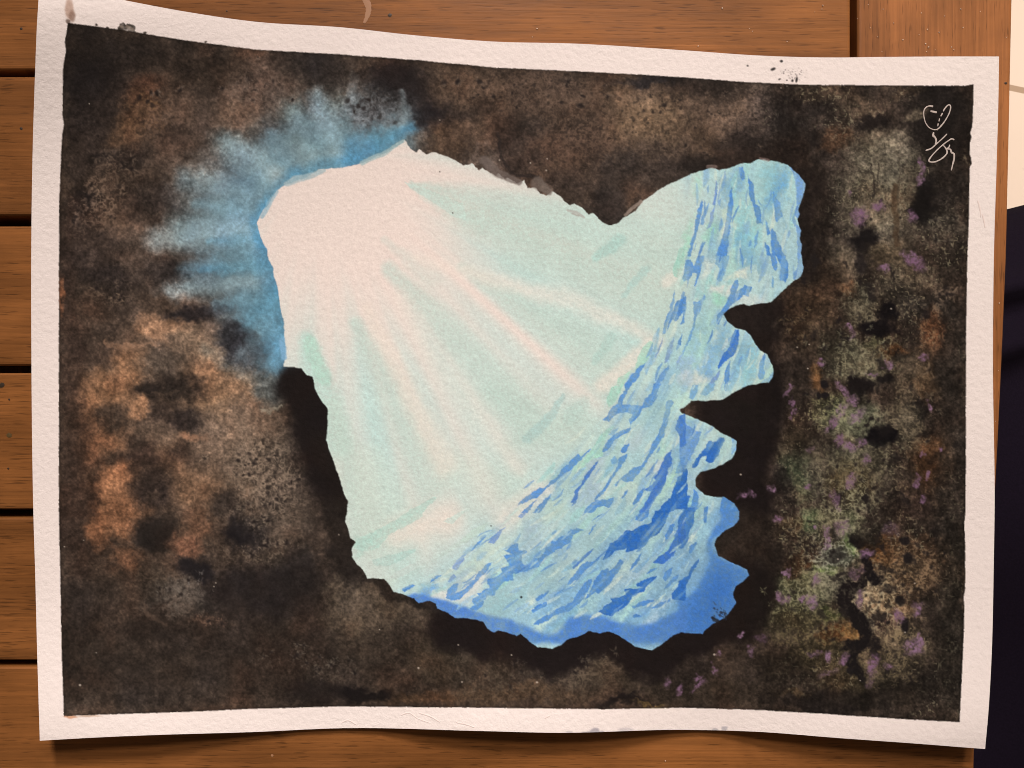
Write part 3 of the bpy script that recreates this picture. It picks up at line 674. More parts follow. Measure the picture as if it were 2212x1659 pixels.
b1, b2, bl, lv = (86, 136, 198), (54, 108, 184), (118, 164, 204), (122, 150, 198)
tl = (160, 204, 188)
STR = [
 # A
 (A,b1,.8,[(245,930),(265,1000),(250,1100),(200,1270),(150,1500),(100,1659),(60,1659),(110,1480),(150,1300),(190,1080)]),
 (A,b1,.72,[(350,950),(300,1130),(270,1260),(225,1250),(250,1150),(310,1010)]),
 (A,lv,.7,[(430,670),(450,720),(435,900),(420,1010),(385,1000),(405,850)]),
 (A,lv,.75,[(420,1020),(400,1180),(360,1290),(310,1310),(345,1200),(375,1080)]),
 (A,lv,.35,[(480,660),(475,900),(450,1050),(455,850)]),
 (A,b1,.85,[(640,760),(655,1000),(630,1200),(600,1400),(570,1659),(420,1659),(480,1530),(540,1350),(580,1100),(610,850)]),
 (A,b1,.85,[(725,510),(775,500),(815,660),(770,680),(740,590)]),
 (A,b1,.88,[(845,600),(860,670),(910,700),(930,850),(940,980),(990,1020),(1020,1100),(1030,1230),(965,1240),(940,1120),(905,1000),(865,900),(850,700)]),
 (A,b1,.85,[(1165,820),(1200,880),(1260,960),(1295,1140),(1220,1225),(1200,1150),(1180,980)]),
 (A,bl,.7,[(980,920),(1025,1000),(1010,1005),(975,950)]),
 (A,b1,.85,[(1075,1190),(1120,1300),(1145,1360),(1100,1385),(1070,1280)]),
 (A,b1,.9,[(1150,1290),(1210,1370),(1250,1500),(1320,1659),(1160,1659),(1145,1450)]),
 (A,b1,.85,[(1065,1470),(1110,1530),(1160,1659),(1090,1659)]),
 (A,bl,.85,[(980,1310),(985,1400),(960,1530),(930,1560),(935,1400)]),
 (A,(118,158,206),.85,[(1380,500),(1460,530),(1500,600),(1620,640),(1620,740),(1600,880),(1540,980),(1470,1000),(1480,850),(1460,700),(1440,600)]),
 (A,(118,158,206),.8,[(1480,1000),(1540,1100),(1480,1180),(1450,1130)]),
 (A,(112,154,206),.85,[(1470,1240),(1560,1320),(1560,1520),(1560,1659),(1490,1659),(1490,1450)]),
 # B
 (B,b1,.8,[(200,0),(280,0),(250,130),(210,280),(165,390),(145,380),(190,220),(130,230),(60,320),(15,340),(10,200),(40,60),(110,40),(150,140)]),
 (B,b1,.85,[(1130,0),(1210,0),(1225,150),(1215,185),(1190,180),(1150,80)]),
 (B,b1,.92,[(1215,0),(1330,0),(1365,100),(1370,280),(1330,350),(1320,320),(1265,320),(1255,240),(1270,140)]),
 (B,(116,156,206),.85,[(1490,0),(1560,0),(1590,130),(1530,260),(1440,305),(1480,200),(1500,100)]),
 (B,bl,.8,[(1160,250),(1175,330),(1180,400),(1150,415),(1150,330)]),
 (B,b1,.88,[(670,310),(720,300),(720,370),(695,460),(770,420),(800,370),(900,400),(850,520),(790,510),(720,570),(640,640),(530,760),(450,890),(435,880),(450,780),(560,620),(610,490)]),
 (B,bl,.6,[(420,0),(610,0),(560,180),(500,320),(460,330),(480,150),(430,100)]),
 (B,(70,120,196),.93,[(690,950),(735,950),(720,1150),(690,1250),(560,1360),(480,1450),(450,1480),(480,1380),(540,1250),(610,1170),(640,1030)]),
 (B,b1,.85,[(620,1350),(620,1440),(600,1600),(580,1659),(550,1659),(530,1600),(560,1450)]),
 (B,bl,.85,[(1040,1300),(1070,1310),(1050,1450),(1060,1500),(1040,1600),(1000,1600),(970,1550),(990,1420)]),
 (B,lv,.75,[(490,1480),(480,1550),(400,1659),(330,1659),(400,1560)]),
 (B,b1,.7,[(0,460),(35,470),(20,580),(0,650),(-60,800),(-60,700)]),(B,b1,.7,[(0,690),(30,700),(15,800),(0,860)]),
 (B,b1,.68,[(140,600),(240,580),(240,680),(190,780),(160,900),(100,1080),(40,1200),(0,1290),(0,1240),(60,1090),(130,930),(150,780)]),
 (B,(128,170,208),.7,[(1190,1480),(1210,1560),(1140,1660),(1000,1660),(1120,1560)]),
 # C
 (C_,bl,.85,[(130,20),(210,10),(190,100),(130,200),(80,190),(90,100)]),
 (C_,bl,.65,[(330,0),(420,0),(400,80),(300,150),(220,140),(260,70)]),
 (C_,bl,.75,[(540,0),(590,0),(570,80),(550,105),(535,80)]),
 (C_,(92,138,204),.75,[(-40,430),(0,430),(60,540),(160,600),(240,620),(200,760),(130,900),(70,1000),(40,1100),(0,1090),(-40,1000)]),
 (C_,b2,.97,[(490,690),(530,690),(540,730),(500,830),(460,930),(400,1010),(350,1030),(300,1000),(310,960),(300,920),(240,960),(190,1060),(160,1095),(120,1080),(150,1000),(230,900),(300,820),(330,750),(370,740),(400,750),(440,740)]),
 (C_,(128,172,212),.8,[(640,700),(720,680),(730,780),(700,860),(620,920),(640,810)]),
 (C_,b2,.85,[(0,1110),(60,1100),(70,1140),(50,1260),(40,1350),(0,1450),(-60,1450)]),
 (C_,b2,.92,[(0,1470),(70,1440),(100,1450),(80,1530),(0,1620),(-80,1620),(-80,1500)]),
 (C_,b1,.85,[(140,1370),(200,1400),(200,1550),(170,1659),(60,1659),(120,1540)]),
 (C_,b1,.9,[(510,1470),(620,1470),(720,1540),(750,1659),(480,1659)]),
 (C_,b1,.8,[(310,1590),(340,1590),(330,1659),(290,1659)]),
 # D
 (D_,b2,.9,[(40,-60),(165,-60),(140,150),(90,250),(60,400),(0,480),(-60,480),(-60,100)]),
 (D_,b1,.85,[(280,-60),(330,-60),(310,130),(270,150)]),
 # E
 (E,b1,.82,[(2110,420),(2110,560),(2060,780),(1970,1020),(1945,1010),(2000,800),(2080,560)]),
 (E,b1,.82,[(2260,520),(2260,680),(2120,850),(2080,830),(2000,980),(2070,740),(2130,600)]),
 (E,lv,.8,[(1960,1050),(1930,1180),(1865,1330),(1855,1310),(1910,1150)]),
 (E,lv,.82,[(2100,1040),(2090,1180),(2040,1300),(1990,1390),(1975,1390),(2000,1280),(2020,1180)]),
 (E,b1,.8,[(2030,1400),(2030,1440),(1960,1600),(1900,1670),(1850,1670),(1940,1500)]),
 (E,tl,.7,[(1790,1090),(1830,1140),(1760,1350),(1680,1440),(1600,1500),(1620,1320),(1710,1170)]),
 (E,b1,.85,[(1730,1380),(1700,1450),(1640,1570),(1590,1640),(1450,1670),(1540,1560),(1650,1440)]),
 (E,tl,.75,[(2170,-100),(2240,-140),(2240,100),(2150,290),(2090,270),(2080,200)]),
 (E,b1,.7,[(2240,740),(2230,870),(2180,890)]),(E,b1,.7,[(2230,960),(2212,1000),(2180,1170),(2150,1120)]),(E,lv,.7,[(2220,1240),(2160,1400),(2130,1480),(2140,1350)]),
 (E,tl,.7,[(1380,1580),(1560,1480),(1480,1600),(1440,1670),(1360,1670)]),
 # F
 (F,tl,.72,[(1300,40),(1450,0),(1400,120),(1310,270),(1250,300),(1230,180)]),
 (F,tl,.7,[(1320,530),(1250,660),(1180,800),(1170,940),(1060,960),(870,1080),(930,980),(1080,770),(1150,650)]),
 (F,b1,.85,[(1460,-5),(1560,-5),(1500,90),(1450,190),(1430,260),(1560,270),(1680,290),(1720,190),(1800,130),(1840,-5),(1930,-5),(1860,150),(1800,290),(1700,320),(1640,420),(1540,520),(1520,470),(1570,390),(1480,370),(1390,380),(1340,400),(1250,490),(1170,470),(1230,400),(1310,290),(1370,260),(1400,160),(1470,80)]),
 (F,b1,.8,[(1540,560),(1510,620),(1420,670),(1340,720),(1270,820),(1190,890),(1165,870),(1210,780),(1300,680),(1380,620)]),
 (F,bl,.7,[(1390,570),(1300,660),(1250,660),(1310,590)]),
 (F,b1,.82,[(1030,830),(950,930),(870,1000),(800,1080),(690,1160),(620,1200),(560,1280),(450,1350),(330,1480),(270,1480),(180,1530),(70,1580),(130,1510),(270,1400),(360,1340),(400,1360),(500,1260),(590,1190),(660,1080),(730,1040),(780,960),(850,910),(900,940)]),
 (F,b1,.82,[(520,1410),(450,1540),(380,1640),(360,1670),(270,1670),(380,1540)]),
 (F,b1,.78,[(330,1490),(260,1570),(200,1670),(120,1670),(220,1570)]),
 (F,(76,120,190),.9,[(1120,990),(1080,1090),(1000,1210),(900,1320),(870,1380),(850,1450),(830,1540),(770,1590),(790,1540),(760,1530),(810,1440),(800,1410),(860,1340),(930,1220),(1030,1080)]),
 (F,b1,.9,[(1525,775),(1470,880),(1430,900),(1405,860),(1450,800)]),
 (F,b1,.78,[(1500,900),(1490,960),(1440,1040),(1390,1110),(1340,1160),(1250,1320),(1170,1440),(1120,1490),(1060,1520),(1100,1450),(1220,1310),(1300,1170),(1370,1050),(1380,960)]),
 (F,b1,.74,[(2090,220),(2050,350),(2010,520),(1960,680),(1900,770),(1840,870),(1780,960),(1720,1060),(1650,1150),(1560,1260),(1500,1270),(1420,1240),(1340,1330),(1330,1310),(1440,1200),(1560,1080),(1680,1060),(1760,920),(1840,740),(1900,640),(1970,420),(2000,240),(2060,200)]),
 (F,(70,116,190),.9,[(2070,850),(2050,930),(2080,960),(2070,1040),(2020,1120),(1990,1280),(1930,1400),(1850,1500),(1760,1670),(1640,1670),(1740,1520),(1800,1400),(1710,1380),(1830,1290),(1870,1250),(1840,1210),(1920,1080),(1980,930)]),
 (F,b1,.92,[(1720,1340),(1690,1440),(1620,1540),(1560,1570),(1590,1490),(1660,1390)]),
 (F,b1,.85,[(1515,1360),(1490,1420),(1440,1490),(1420,1480),(1460,1400)]),
 (F,b2,.95,[(2270,1100),(2270,1620),(2100,1630),(2050,1670),(1880,1670),(1940,1580),(2060,1470),(2100,1330),(2160,1200)]),
 (F,(76,124,196),.85,[(2170,420),(2250,380),(2250,800),(2170,810),(2160,650),(2120,600),(2140,480)]),
 (F,b1,.7,[(2180,960),(2240,950),(2230,1120),(2160,1160),(2110,1160)]),
 (F,b1,.78,[(1330,1480),(1250,1610),(1190,1590),(1110,1600),(1030,1670),(930,1670),(990,1580),(1080,1510),(1160,1500),(1250,1490)]),
 (F,bl,.8,[(1340,930),(1370,1000),(1310,1040),(1280,990)]),
 # G
 (G,lv,.8,[(80,70),(130,85),(200,0),(160,-10)]),
 (G,b1,.85,[(-52,480),(0,430),(80,400),(85,500),(190,500),(200,530),(120,560),(130,640),(150,700),(270,650),(280,600),(350,590),(420,520),(450,450),(510,430),(510,380),(580,370),(590,340),(700,290),(760,230),(830,210),(940,240),(860,260),(790,290),(780,340),(750,400),(690,440),(600,480),(520,540),(430,590),(350,710),(230,750),(110,780),(90,800),(0,790),(-120,790),(-150,730),(-30,690),(-110,570),(0,540),(-112,490)]),
 (G,(74,116,190),.92,[(1070,465),(1040,510),(950,600),(850,690),(800,740),(780,710),(850,640),(960,540)]),
 (G,b1,.85,[(1130,570),(1130,610),(1030,700),(950,760),(870,860),(800,930),(730,950),(730,900),(800,810),(900,690),(980,640),(1050,640)]),
 (G,b1,.8,[(1100,160),(1050,230),(990,300),(985,280),(1050,190)]),(G,b1,.75,[(700,825),(610,910),(600,905),(650,850)]),
 (G,b1,.92,[(690,980),(670,1010),(600,1060),(540,1110),(550,1070),(620,1010)]),
 (G,b1,.92,[(480,1020),(460,1060),(380,1120),(320,1165),(300,1130),(350,1080)]),
 (G,b1,.95,[(465,1165),(450,1210),(360,1260),(260,1315),(260,1270),(330,1210)]),
 (G,b1,.9,[(1040,865),(1040,900),(980,1030),(900,1160),(850,1210),(750,1280),(640,1310),(540,1350),(470,1400),(390,1440),(330,1470),(270,1460),(310,1410),(400,1360),(490,1310),(600,1240),(720,1195),(780,1170),(830,1080),(900,970),(980,880)]),
 (G,b1,.9,[(1250,720),(1255,770),(1340,690),(1410,610),(1450,640),(1400,740),(1310,850),(1270,940),(1180,1010),(1130,1060),(1080,1040),(1010,1085),(930,1150),(980,1070),(1040,960),(1090,850),(1160,760)]),
 (G,b2,.93,[(1860,-10),(2050,-10),(1970,170),(1900,280),(1800,340),(1720,450),(1560,510),(1470,520),(1480,470),(1330,510),(1270,590),(1170,620),(1230,500),(1270,410),(1400,330),(1460,240),(1570,230),(1680,170),(1740,160),(1800,140)]),
 (G,b1,.9,[(1640,10),(1790,-20),(1760,60),(1680,115),(1595,110)]),
 (G,b1,.85,[(1695,520),(1650,620),(1590,700),(1525,765),(1560,680)]),(G,bl,.6,[(1780,590),(1720,690),(1630,790),(1560,780),(1640,680)]),
 (G,b1,.85,[(2120,150),(2090,250),(2040,320),(1985,375),(1990,300),(2050,170)]),
 (G,(66,114,192),.95,[(2250,60),(2250,350),(2150,440),(2100,560),(2020,620),(1950,680),(1820,660),(1900,580),(2030,500),(2090,350),(2150,220)]),
 (G,b1,.85,[(1880,720),(1840,760),(1760,800),(1740,800),(1800,740)]),
 (G,b2,.93,[(1880,830),(1840,890),(1750,960),(1710,1030),(1560,1080),(1520,1160),(1450,1240),(1350,1300),(1300,1340),(1190,1340),(1120,1290),(1200,1220),(1290,1170),(1280,1130),(1400,1100),(1480,1070),(1460,1000),(1600,990),(1720,970),(1620,960),(1610,930),(1740,870)]),
 (G,b1,.8,[(2090,720),(2060,820),(1990,900),(1950,860),(2000,760)]),(G,b1,.85,[(2165,800),(2140,870),(2060,940),(1970,1020),(1990,950),(2090,850)]),
 (G,b2,.85,[(2250,860),(2250,1150),(2080,1140),(2070,1060),(2130,980)]),
 (G,b1,.85,[(1850,1130),(1830,1170),(1720,1210),(1560,1250),(1560,1220),(1650,1170)]),(G,b1,.7,[(2060,1110),(2040,1150),(1900,1240),(1790,1260),(1900,1180)]),
 (G,b1,.85,[(1690,1350),(1580,1380),(1570,1340),(1620,1325)]),
 (G,bl,.5,[(190,1280),(130,1330),(120,1325),(160,1290)]),
 # H
 (Hh,(176,206,196),.65,[(1050,0),(1050,60),(880,160),(640,280),(480,460),(280,530),(170,450),(220,340),(500,220),(740,80),(850,0),(1200,-200),(1240,-180)]),
 (Hh,(176,206,196),.65,[(970,470),(960,510),(800,610),(620,700),(430,690),(390,630),(560,580)]),
 (Hh,(206,212,204),.6,[(1240,480),(1150,640),(1000,720),(730,860),(600,860),(700,780),(1060,600)]),
 (Hh,(196,212,200),.6,[(1900,130),(1850,230),(1600,410),(1530,370),(1700,220)]),(Hh,(184,206,200),.55,[(1500,20),(1640,-40),(1450,150),(1320,130)]),
 (Hh,lv,.85,[(2130,190),(2050,310),(1980,420),(1910,400),(1960,320),(2080,220)]),
 (Hh,b1,.7,[(1890,290),(1830,380),(1740,460),(1660,530),(1730,440),(1850,320)]),
 (Hh,lv,.85,[(1625,540),(1560,660),(1490,750),(1430,730),(1500,620)]),
 (Hh,b1,.85,[(1305,815),(1240,860),(1150,910),(1150,880),(1230,830)]),
 (Hh,lv,.75,[(1450,800),(1490,840),(1400,920),(1375,890)]),
 (Hh,b1,.88,[(960,960),(900,990),(815,1040),(785,1000),(830,970),(930,945)]),
 (Hh,b1,.8,[(1520,920),(1480,1060),(1600,990),(1720,880),(1780,780),(1870,680),(1950,650),(1900,760),(1800,850),(1680,990),(1530,1130),(1430,1150),(1350,1110),(1380,1010),(1450,930)]),
 (Hh,b1,.88,[(2230,755),(2090,790),(1990,850),(1900,870),(1890,920),(1930,980),(1820,1020),(1820,1050),(1760,1060),(1790,1090),(1700,1130),(1690,1160),(1730,1210),(1660,1250),(1690,1270),(1740,1270),(1830,1220),(1850,1150),(1910,1080),(1980,1080),(1990,1030),(2090,930),(2130,890),(2230,890)]),
]
# deep blue field along the lower right and the bottom edge
fill(D_([(490,-40),(760,-40),(780,110),(640,190),(400,340),(380,470),(500,600),(800,740),(900,830),(650,1020),(720,1220),(330,1560),(270,1620),(-60,1600),(-60,1150),(150,1050),(270,850),(350,600),(300,430),(380,230),(490,100)]), (82, 130, 194), .92, .1, .35, 1.5, soft=4)
fill(D_([(380,700),(820,760),(650,1020),(700,1220),(300,1540),(0,1590),(0,1400),(200,1100),(330,850)]), (56,106,180), .6, 0, .5, 2, soft=22)
fill(G([(-40,1400),(150,1470),(350,1570),(450,1590),(600,1560),(760,1350),(1000,1340),(1200,1360),(1400,1440),(1600,1480),(1800,1450),(2000,1350),(2260,1220),(2260,1700),(-40,1700)]), (80,126,194), .92, .1, .35, 1.5, soft=4)
fill(Hh([(830,1090),(920,1060),(1100,1080),(1240,1110),(1400,1160),(1640,1250),(1900,1340),(2230,1400),(2230,1700),(1850,1700),(1240,1330),(980,1230)]), (84,128,196), .9, .1, .35, 1.5, soft=3)
FLOWM = 1 - .42 * sst(.0, .75, .7 * polar(400, 300, 5, 60, 311) + .5 * polar(400, 300, 9, 140, 312))
rd = random.Random(41)


def dashes(n, cols, a0, a1, w0, w1, l0, l1, poly):
    k_ = 0
    while k_ < n:
        x_, y_ = rd.uniform(860, 1740), rd.uniform(345, 1390)
        if not inside(np.array([x_]), np.array([y_]), poly)[0]:
            continue
        k_ += 1
        th_ = math.atan2(y_ - 300, x_ - 400) + math.pi / 2 + rd.gauss(0, .12)
        l_ = rd.uniform(l0, l1) / 2
        bend = rd.gauss(0, .10)
        p_ = [(x_ + t_ * l_ * math.cos(th_ + bend * t_), y_ + t_ * l_ * math.sin(th_ + bend * t_)) for t_ in (-1, -.3, .4, 1)]
        w_ = rd.uniform(w0, w1)
        stroke(p_, [w_ * .4, w_, w_ * .9, w_ * .25], rd.choice(cols), rd.uniform(a0, a1), soft=rd.uniform(.25, .7), warp=.12, grain=.4)


FLOWZ = [(1510,350),(1490,500),(1455,640),(1400,760),(1320,860),(1230,960),(1130,1060),(1010,1180),(890,1270),(1000,1300),(1130,1355),(1250,1330),(1400,1345),(1490,1270),(1530,1150),(1545,1060),(1560,980),(1670,800),(1735,560),(1735,400),(1650,345)]
dashes(120, [(150,184,206),(136,172,204),(160,204,200),(140,180,200)], .35, .7, 3, 8, 24, 70, FLOWZ)
dashes(110, [(216,222,208),(206,220,210)], .3, .65, 2, 5, 20, 60, FLOWZ)
for tile, col, a, L in STR:
    q_ = rs.uniform(-9, 9)
    fill(tile(L), (col[0] + q_, col[1] + q_ * .8, col[2] + q_ * .4), a, .2, .3, 1.1, mod=FLOWM)
fill(D_([(150,390),(180,400),(150,480),(100,540),(80,530),(90,450)]), b1, .9)
fill(D_([(210,600),(215,650),(150,740),(80,880),(0,1040),(-60,1060),(-60,900),(0,860),(70,820),(100,730)]), b2, .9)
# paper tooth showing through the washes
sat = np.clip((PAPER[0] - img[..., 0]) / 120, 0, 1)
img *= (1 + (0.016 + 0.085 * sat) * GR + 0.04 * sat * noise_big)[..., None]
dashes(120, [(92,138,198),(104,148,202),(78,124,190),(122,160,204)], .3, .75, 1.3, 3.4, 12, 46, FLOWZ)
dashes(90, [(204,220,210),(190,214,210)], .3, .7, 1.0, 2.4, 12, 40, FLOWZ)
# a few specks
for x, y, r in [(1126,1290,2.5),(950,371,1.5),(1061,1136,1.5),(978,460,1.4)]:
    blob(x, y, r, r, (30, 30, 32), .9, soft=.4, warp=0)
ice = img.copy()

# lifted paper rim between wall and opening (tape edge)
e = blur(MO, 3) - 0
rimw = np.clip(1 - np.abs(MO - 0.5) * 2, 0, 1)
img = rock * (1 - MO[..., None]) + ice * MO[..., None]
# pale torn rim and grey wash slipping under the tape on the upper left and upper edge
for pts, w, c, a in [
    ([(618,398),(640,386),(668,380),(700,366)], [5,7,7,4], (170,186,190), .8),
    ([(781,352),(827,333),(871,306)], [5,5,3], (168,186,186), .8),
    ([(566,470),(580,442),(597,416)], [4,6,3], (150,180,194), .7),
    ([(609,735),(613,770)], [7,6], (130,172,204), .8),
    ([(1045,345),(1075,372),(1120,392)], [10,10,7], (112,98,92), .75),
    ([(1160,395),(1185,414)], [14,8], (116,102,94), .7),
    ([(1385,436),(1350,464)], [4,3], (160,140,128), .7),
    ([(1530,360),(1545,361)], [4,4], (140,118,110), .6),([(1645,342),(1660,346)], [3,3], (150,124,118), .6),
    ([(1228,455),(1246,460),(1262,470)], [2,3,2], (170,152,146), .5),
    ([(1236,462),(1250,466)], [1.5,1.5], (150,130,124), .5),
]:
    stroke(pts, w, c, a, soft=.3, warp=.15, grain=.2)
# scratchy smudge in the blue near the lower right
for _ in range(26):
    x, y = 1558 + rs.gauss(0, 9), 1322 + rs.gauss(0, 8)
    th_ = rs.uniform(.5, 1.4)
    l_ = rs.uniform(1, 7)
    stroke([(x, y), (x + l_ * math.cos(th_), y + l_ * math.sin(th_))], [rs.uniform(.8, 1.9)] * 2, (46, 52, 66), rs.uniform(.4, .85), soft=.6, warp=.1, grain=.3)
stroke([(1541,1334),(1546,1340),(1552,1344)], [3, 4, 3], (40, 40, 44), .9, soft=.5, warp=.2)
# crystals left in the paint
for x, y, r in [(904,1443,2.6),(998,1473,2.2),(1160,1474,2.6),(1543,1414,3),(1105,1415,2),(173,1480,3),(208,1410,1.6),(990,1393,1.8),(466,1259,1.6),(462,1267,1.6),(139,1181,1.6),(181,1167,1.4),
                (732,1155,1.6),(1600,1025,2.6),(1722,750,2),(1748,744,1.8),(1745,796,2.2),(1925,667,2.2),(1079,346,2),(1146,352,2),(1182,343,1.8),(1180,368,2),(950,259,1.4),(193,224,1.6),(451,298,1.6),
                (1691,182,1.6),(1687,190,1.6),(1700,186,1.5),(1976,1260,2),(1955,1366,2),(1810,1208,2.2),(1858,1470,1.6),(820,1360,1.6)]:
    blob(x, y, r * .85, r * .7, (206, 186, 170), .8, soft=.4, warp=0)

# ------------------------------------------------------------------ the picture on its white sheet
sl_p, mp = mask(PIC, 0.35)
MP = np.zeros((RH, RW), np.float32)
MP[sl_p] = mp
# dried dark line along the tape edge
edge = MP * (1 - blur(MP, 3))
img *= (1 - 0.4 * np.clip(edge * 1.6, 0, 1))[..., None]
pic = img.copy()
img = np.zeros_like(pic)
img[:] = (248, 227, 219)
img *= (1 + 0.010 * GR + 0.008 * fbm(120, 120, 2))[..., None]
# marks on the margin
for x, y, rx, ry, rot in [(1688,132,3.4,2.8,0),(1670,149,5.5,3,-20),(1615,142,2.2,2,0),(1684,171,3,1.5,-20),(1700,173,1.8,1.5,0),(1712,174,2.6,3,20),(1721,172,2.6,6,10),(1693,158,1.5,1,0)]:
    blob(x, y, rx, ry, (44, 40, 40), .92, soft=.35, warp=0.03, rot=rot)
for _ in range(46):
    x, y = 1712 + rs.gauss(0, 14), 158 + rs.gauss(0, 9)
    if y < 178:
        blob(x, y, rs.uniform(.8, 2.4), rs.uniform(.6, 1.2), (120, 108, 108), rs.uniform(.3, .8), soft=.5, warp=0, rot=rs.uniform(-60, 60))
for x, y, rx, ry, c, a in [(150,18,9,22,(190,152,134),.8),(156,34,7,12,(150,116,100),.8),(147,46,5,5,(100,80,70),.8),(1285,1578,10,8,(168,156,162),.8),(1270,1581,12,3,(180,166,168),.7),(1300,1581,8,3,(176,164,168),.7),
                           (1230,1581,8,3,(196,182,182),.6),(1352,1577,16,5,(204,190,190),.6),(1565,1574,6,4,(176,166,170),.7),(1545,1577,6,3,(180,170,172),.7),(150,1549,14,3,(206,140,104),.8),(190,1547,30,2,(190,150,124),.6)]:
    blob(x, y, rx, ry, c, a, soft=.35, warp=.15)
fill([(254,60),(259,52),(266,50),(271,53),(281,52),(287,53),(292,58),(293,70),(254,66)], (60, 52, 46), .95, .2, .5)
for x, y in [(262,57),(275,58),(284,62)]:
    blob(x, y, 5, 3, (150, 130, 116), .7, soft=.5, warp=.1, rot=30)
for x, y, r in [(209,54,3),(232,60,3),(312,70,4),(444,90,3),(208,52,2)]:
    blob(x, y, r, r * .7, (60, 50, 44), .9, soft=.4, warp=.1)
final = img * (1 - MP[..., None]) + pic * MP[..., None]
final = np.clip(final, 4, 255)
ALB = (lin(final) / REF * 0.80).astype(np.float32)

# ================================================================== the sheet itself
TOP = [(84,-35),(170,-20),(267,0),(400,25),(553,47),(737,59),(904,77),(1071,90),(1237,94),(1475,108.5),(1641,120),(1775,124),(1908,123),(2040,122),(2158,122)]
BOT = [(86,1600),(190,1594),(300,1589),(553,1581),(737,1573),(1037,1579),(1204,1583),(1475,1576.5),(1641,1581),(1808,1594),(1975,1606),(2128,1618)]
LEF = [(84,-35),(83,0),(80,50),(76,150),(70,350),(68,480),(68,800),(70,1000),(72,1106),(76,1239),(80,1400),(86,1600)]
RIG = [(2158,122),(2157,200),(2153,350),(2147,553),(2145,786),(2148.5,1106),(2147,1200),(2141,1440),(2135,1540),(2128,1618)]


def smooth_interp(pts, key, n):
    p = np.asarray(pts, float)
    k = p[:, key]
    t = (k - k[0]) / (k[-1] - k[0])
    # monotone-ish cubic through the points (Catmull-Rom on non-uniform t)
    m = np.gradient(p[:, 1 - key], t)
    q = np.linspace(0, 1, n)
    i = np.clip(np.searchsorted(t, q, side='right') - 1, 0, len(t) - 2)
    h = t[i + 1] - t[i]
    s = (q - t[i]) / h
    v = p[:, 1 - key]
    val = (2*s**3-3*s**2+1)*v[i] + (s**3-2*s**2+s)*h*m[i] + (-2*s**3+3*s**2)*v[i+1] + (s**3-s**2)*h*m[i+1]
    kk = k[0] + (k[-1] - k[0]) * q
    out = np.zeros((n, 2))
    out[:, key] = kk
    out[:, 1 - key] = val
    return out


NU, NV = 1430, 1100
tp = smooth_interp(TOP, 0, NU); bt = smooth_interp(BOT, 0, NU)
lf = smooth_interp(LEF, 1, NV); rg = smooth_interp(RIG, 1, NV)
u = np.linspace(0, 1, NU)[None, :, None]
v = np.linspace(0, 1, NV)[:, None, None]
P = ((1 - v) * tp[None] + v * bt[None] + (1 - u) * lf[:, None] + u * rg[:, None]
     - (1 - u) * (1 - v) * tp[0] - u * (1 - v) * tp[-1] - (1 - u) * v * bt[0] - u * v * bt[-1])
px, py = P[..., 0], P[..., 1]


BOTZ = np.array([(60,8),(300,7.5),(430,4.5),(560,1.6),(640,.4),(740,.3),(820,1.2),(900,4),(1020,6.5),(1200,7.5),(1330,6),(1450,2),(1510,.6),(1570,1.4),(1680,5.5),(1850,7.5),(2140,9)], float)
TOPZ = np.array([(60,15),(300,12),(560,8),(900,4),(1300,3),(1800,3),(2160,3)], float)


def lift(x, y):
    z = 0.0018 + 0.0 * x
    z = z + np.interp(x, BOTZ[:, 0], BOTZ[:, 1]) * .001 * np.exp(-(np.maximum(0, 1600 - y) / 210.0) ** 1.6)
    z = z + np.interp(x, TOPZ[:, 0], TOPZ[:, 1]) * .001 * np.exp(-(np.maximum(0, y - 10) / 260.0) ** 1.6)
    z = z + 0.0007 * np.sin(x / 310 + 1.0) * np.sin(y / 260 + .4)
    return z


pz = lift(px, py)
kk = (H - pz) / H
co = np.stack([(px - CX) * U * kk, -(py - CY) * U * kk, pz], -1).reshape(-1, 3).astype(np.float32)
# sample the pigment at each point
sx = np.clip((px - OX) * S, 0, RW - 2); sy = np.clip((py - OY) * S, 0, RH - 2)
i0 = sx.astype(int); j0 = sy.astype(int); fx = (sx - i0)[..., None]; fy = (sy - j0)[..., None]
colr = (ALB[j0, i0] * (1 - fx) * (1 - fy) + ALB[j0, i0 + 1] * fx * (1 - fy) + ALB[j0 + 1, i0] * (1 - fx) * fy + ALB[j0 + 1, i0 + 1] * fx * fy)
colr = np.concatenate([colr, np.ones(colr.shape[:2] + (1,))], -1).reshape(-1, 4).astype(np.float32)
f2 = fx[..., 0]; g2 = fy[..., 0]
wet = (MP[j0, i0] * (1 - f2) * (1 - g2) + MP[j0, i0 + 1] * f2 * (1 - g2) + MP[j0 + 1, i0] * (1 - f2) * g2 + MP[j0 + 1, i0 + 1] * f2 * g2).reshape(-1)
idx = np.arange(NU * NV).reshape(NV, NU)
quads = np.stack([idx[:-1, :-1], idx[1:, :-1], idx[1:, 1:], idx[:-1, 1:]], -1).reshape(-1, 4)
inpic = wet[quads].mean(1) > 0.5


def mesh_np(name, verts, faces, cols, mat, parent):
    used = np.unique(faces)
    remap = np.zeros(verts.shape[0], np.int32)
    remap[used] = np.arange(len(used))
    f = remap[faces]
    me = bpy.data.meshes.new(name)
    me.vertices.add(len(used))
    me.vertices.foreach_set('co', verts[used].ravel())
    n = len(f)
    me.loops.add(n * 4)
    me.loops.foreach_set('vertex_index', f.ravel().astype(np.int32))
    me.polygons.add(n)
    me.polygons.foreach_set('loop_start', np.arange(0, n * 4, 4, dtype=np.int32))
    me.polygons.foreach_set('use_smooth', np.ones(n, bool))
    at_ = me.color_attributes.new('pigment', 'FLOAT_COLOR', 'POINT')
    at_.data.foreach_set('color', cols[used].ravel())
    me.update(calc_edges=True)
    return link(name, me, mat, parent)


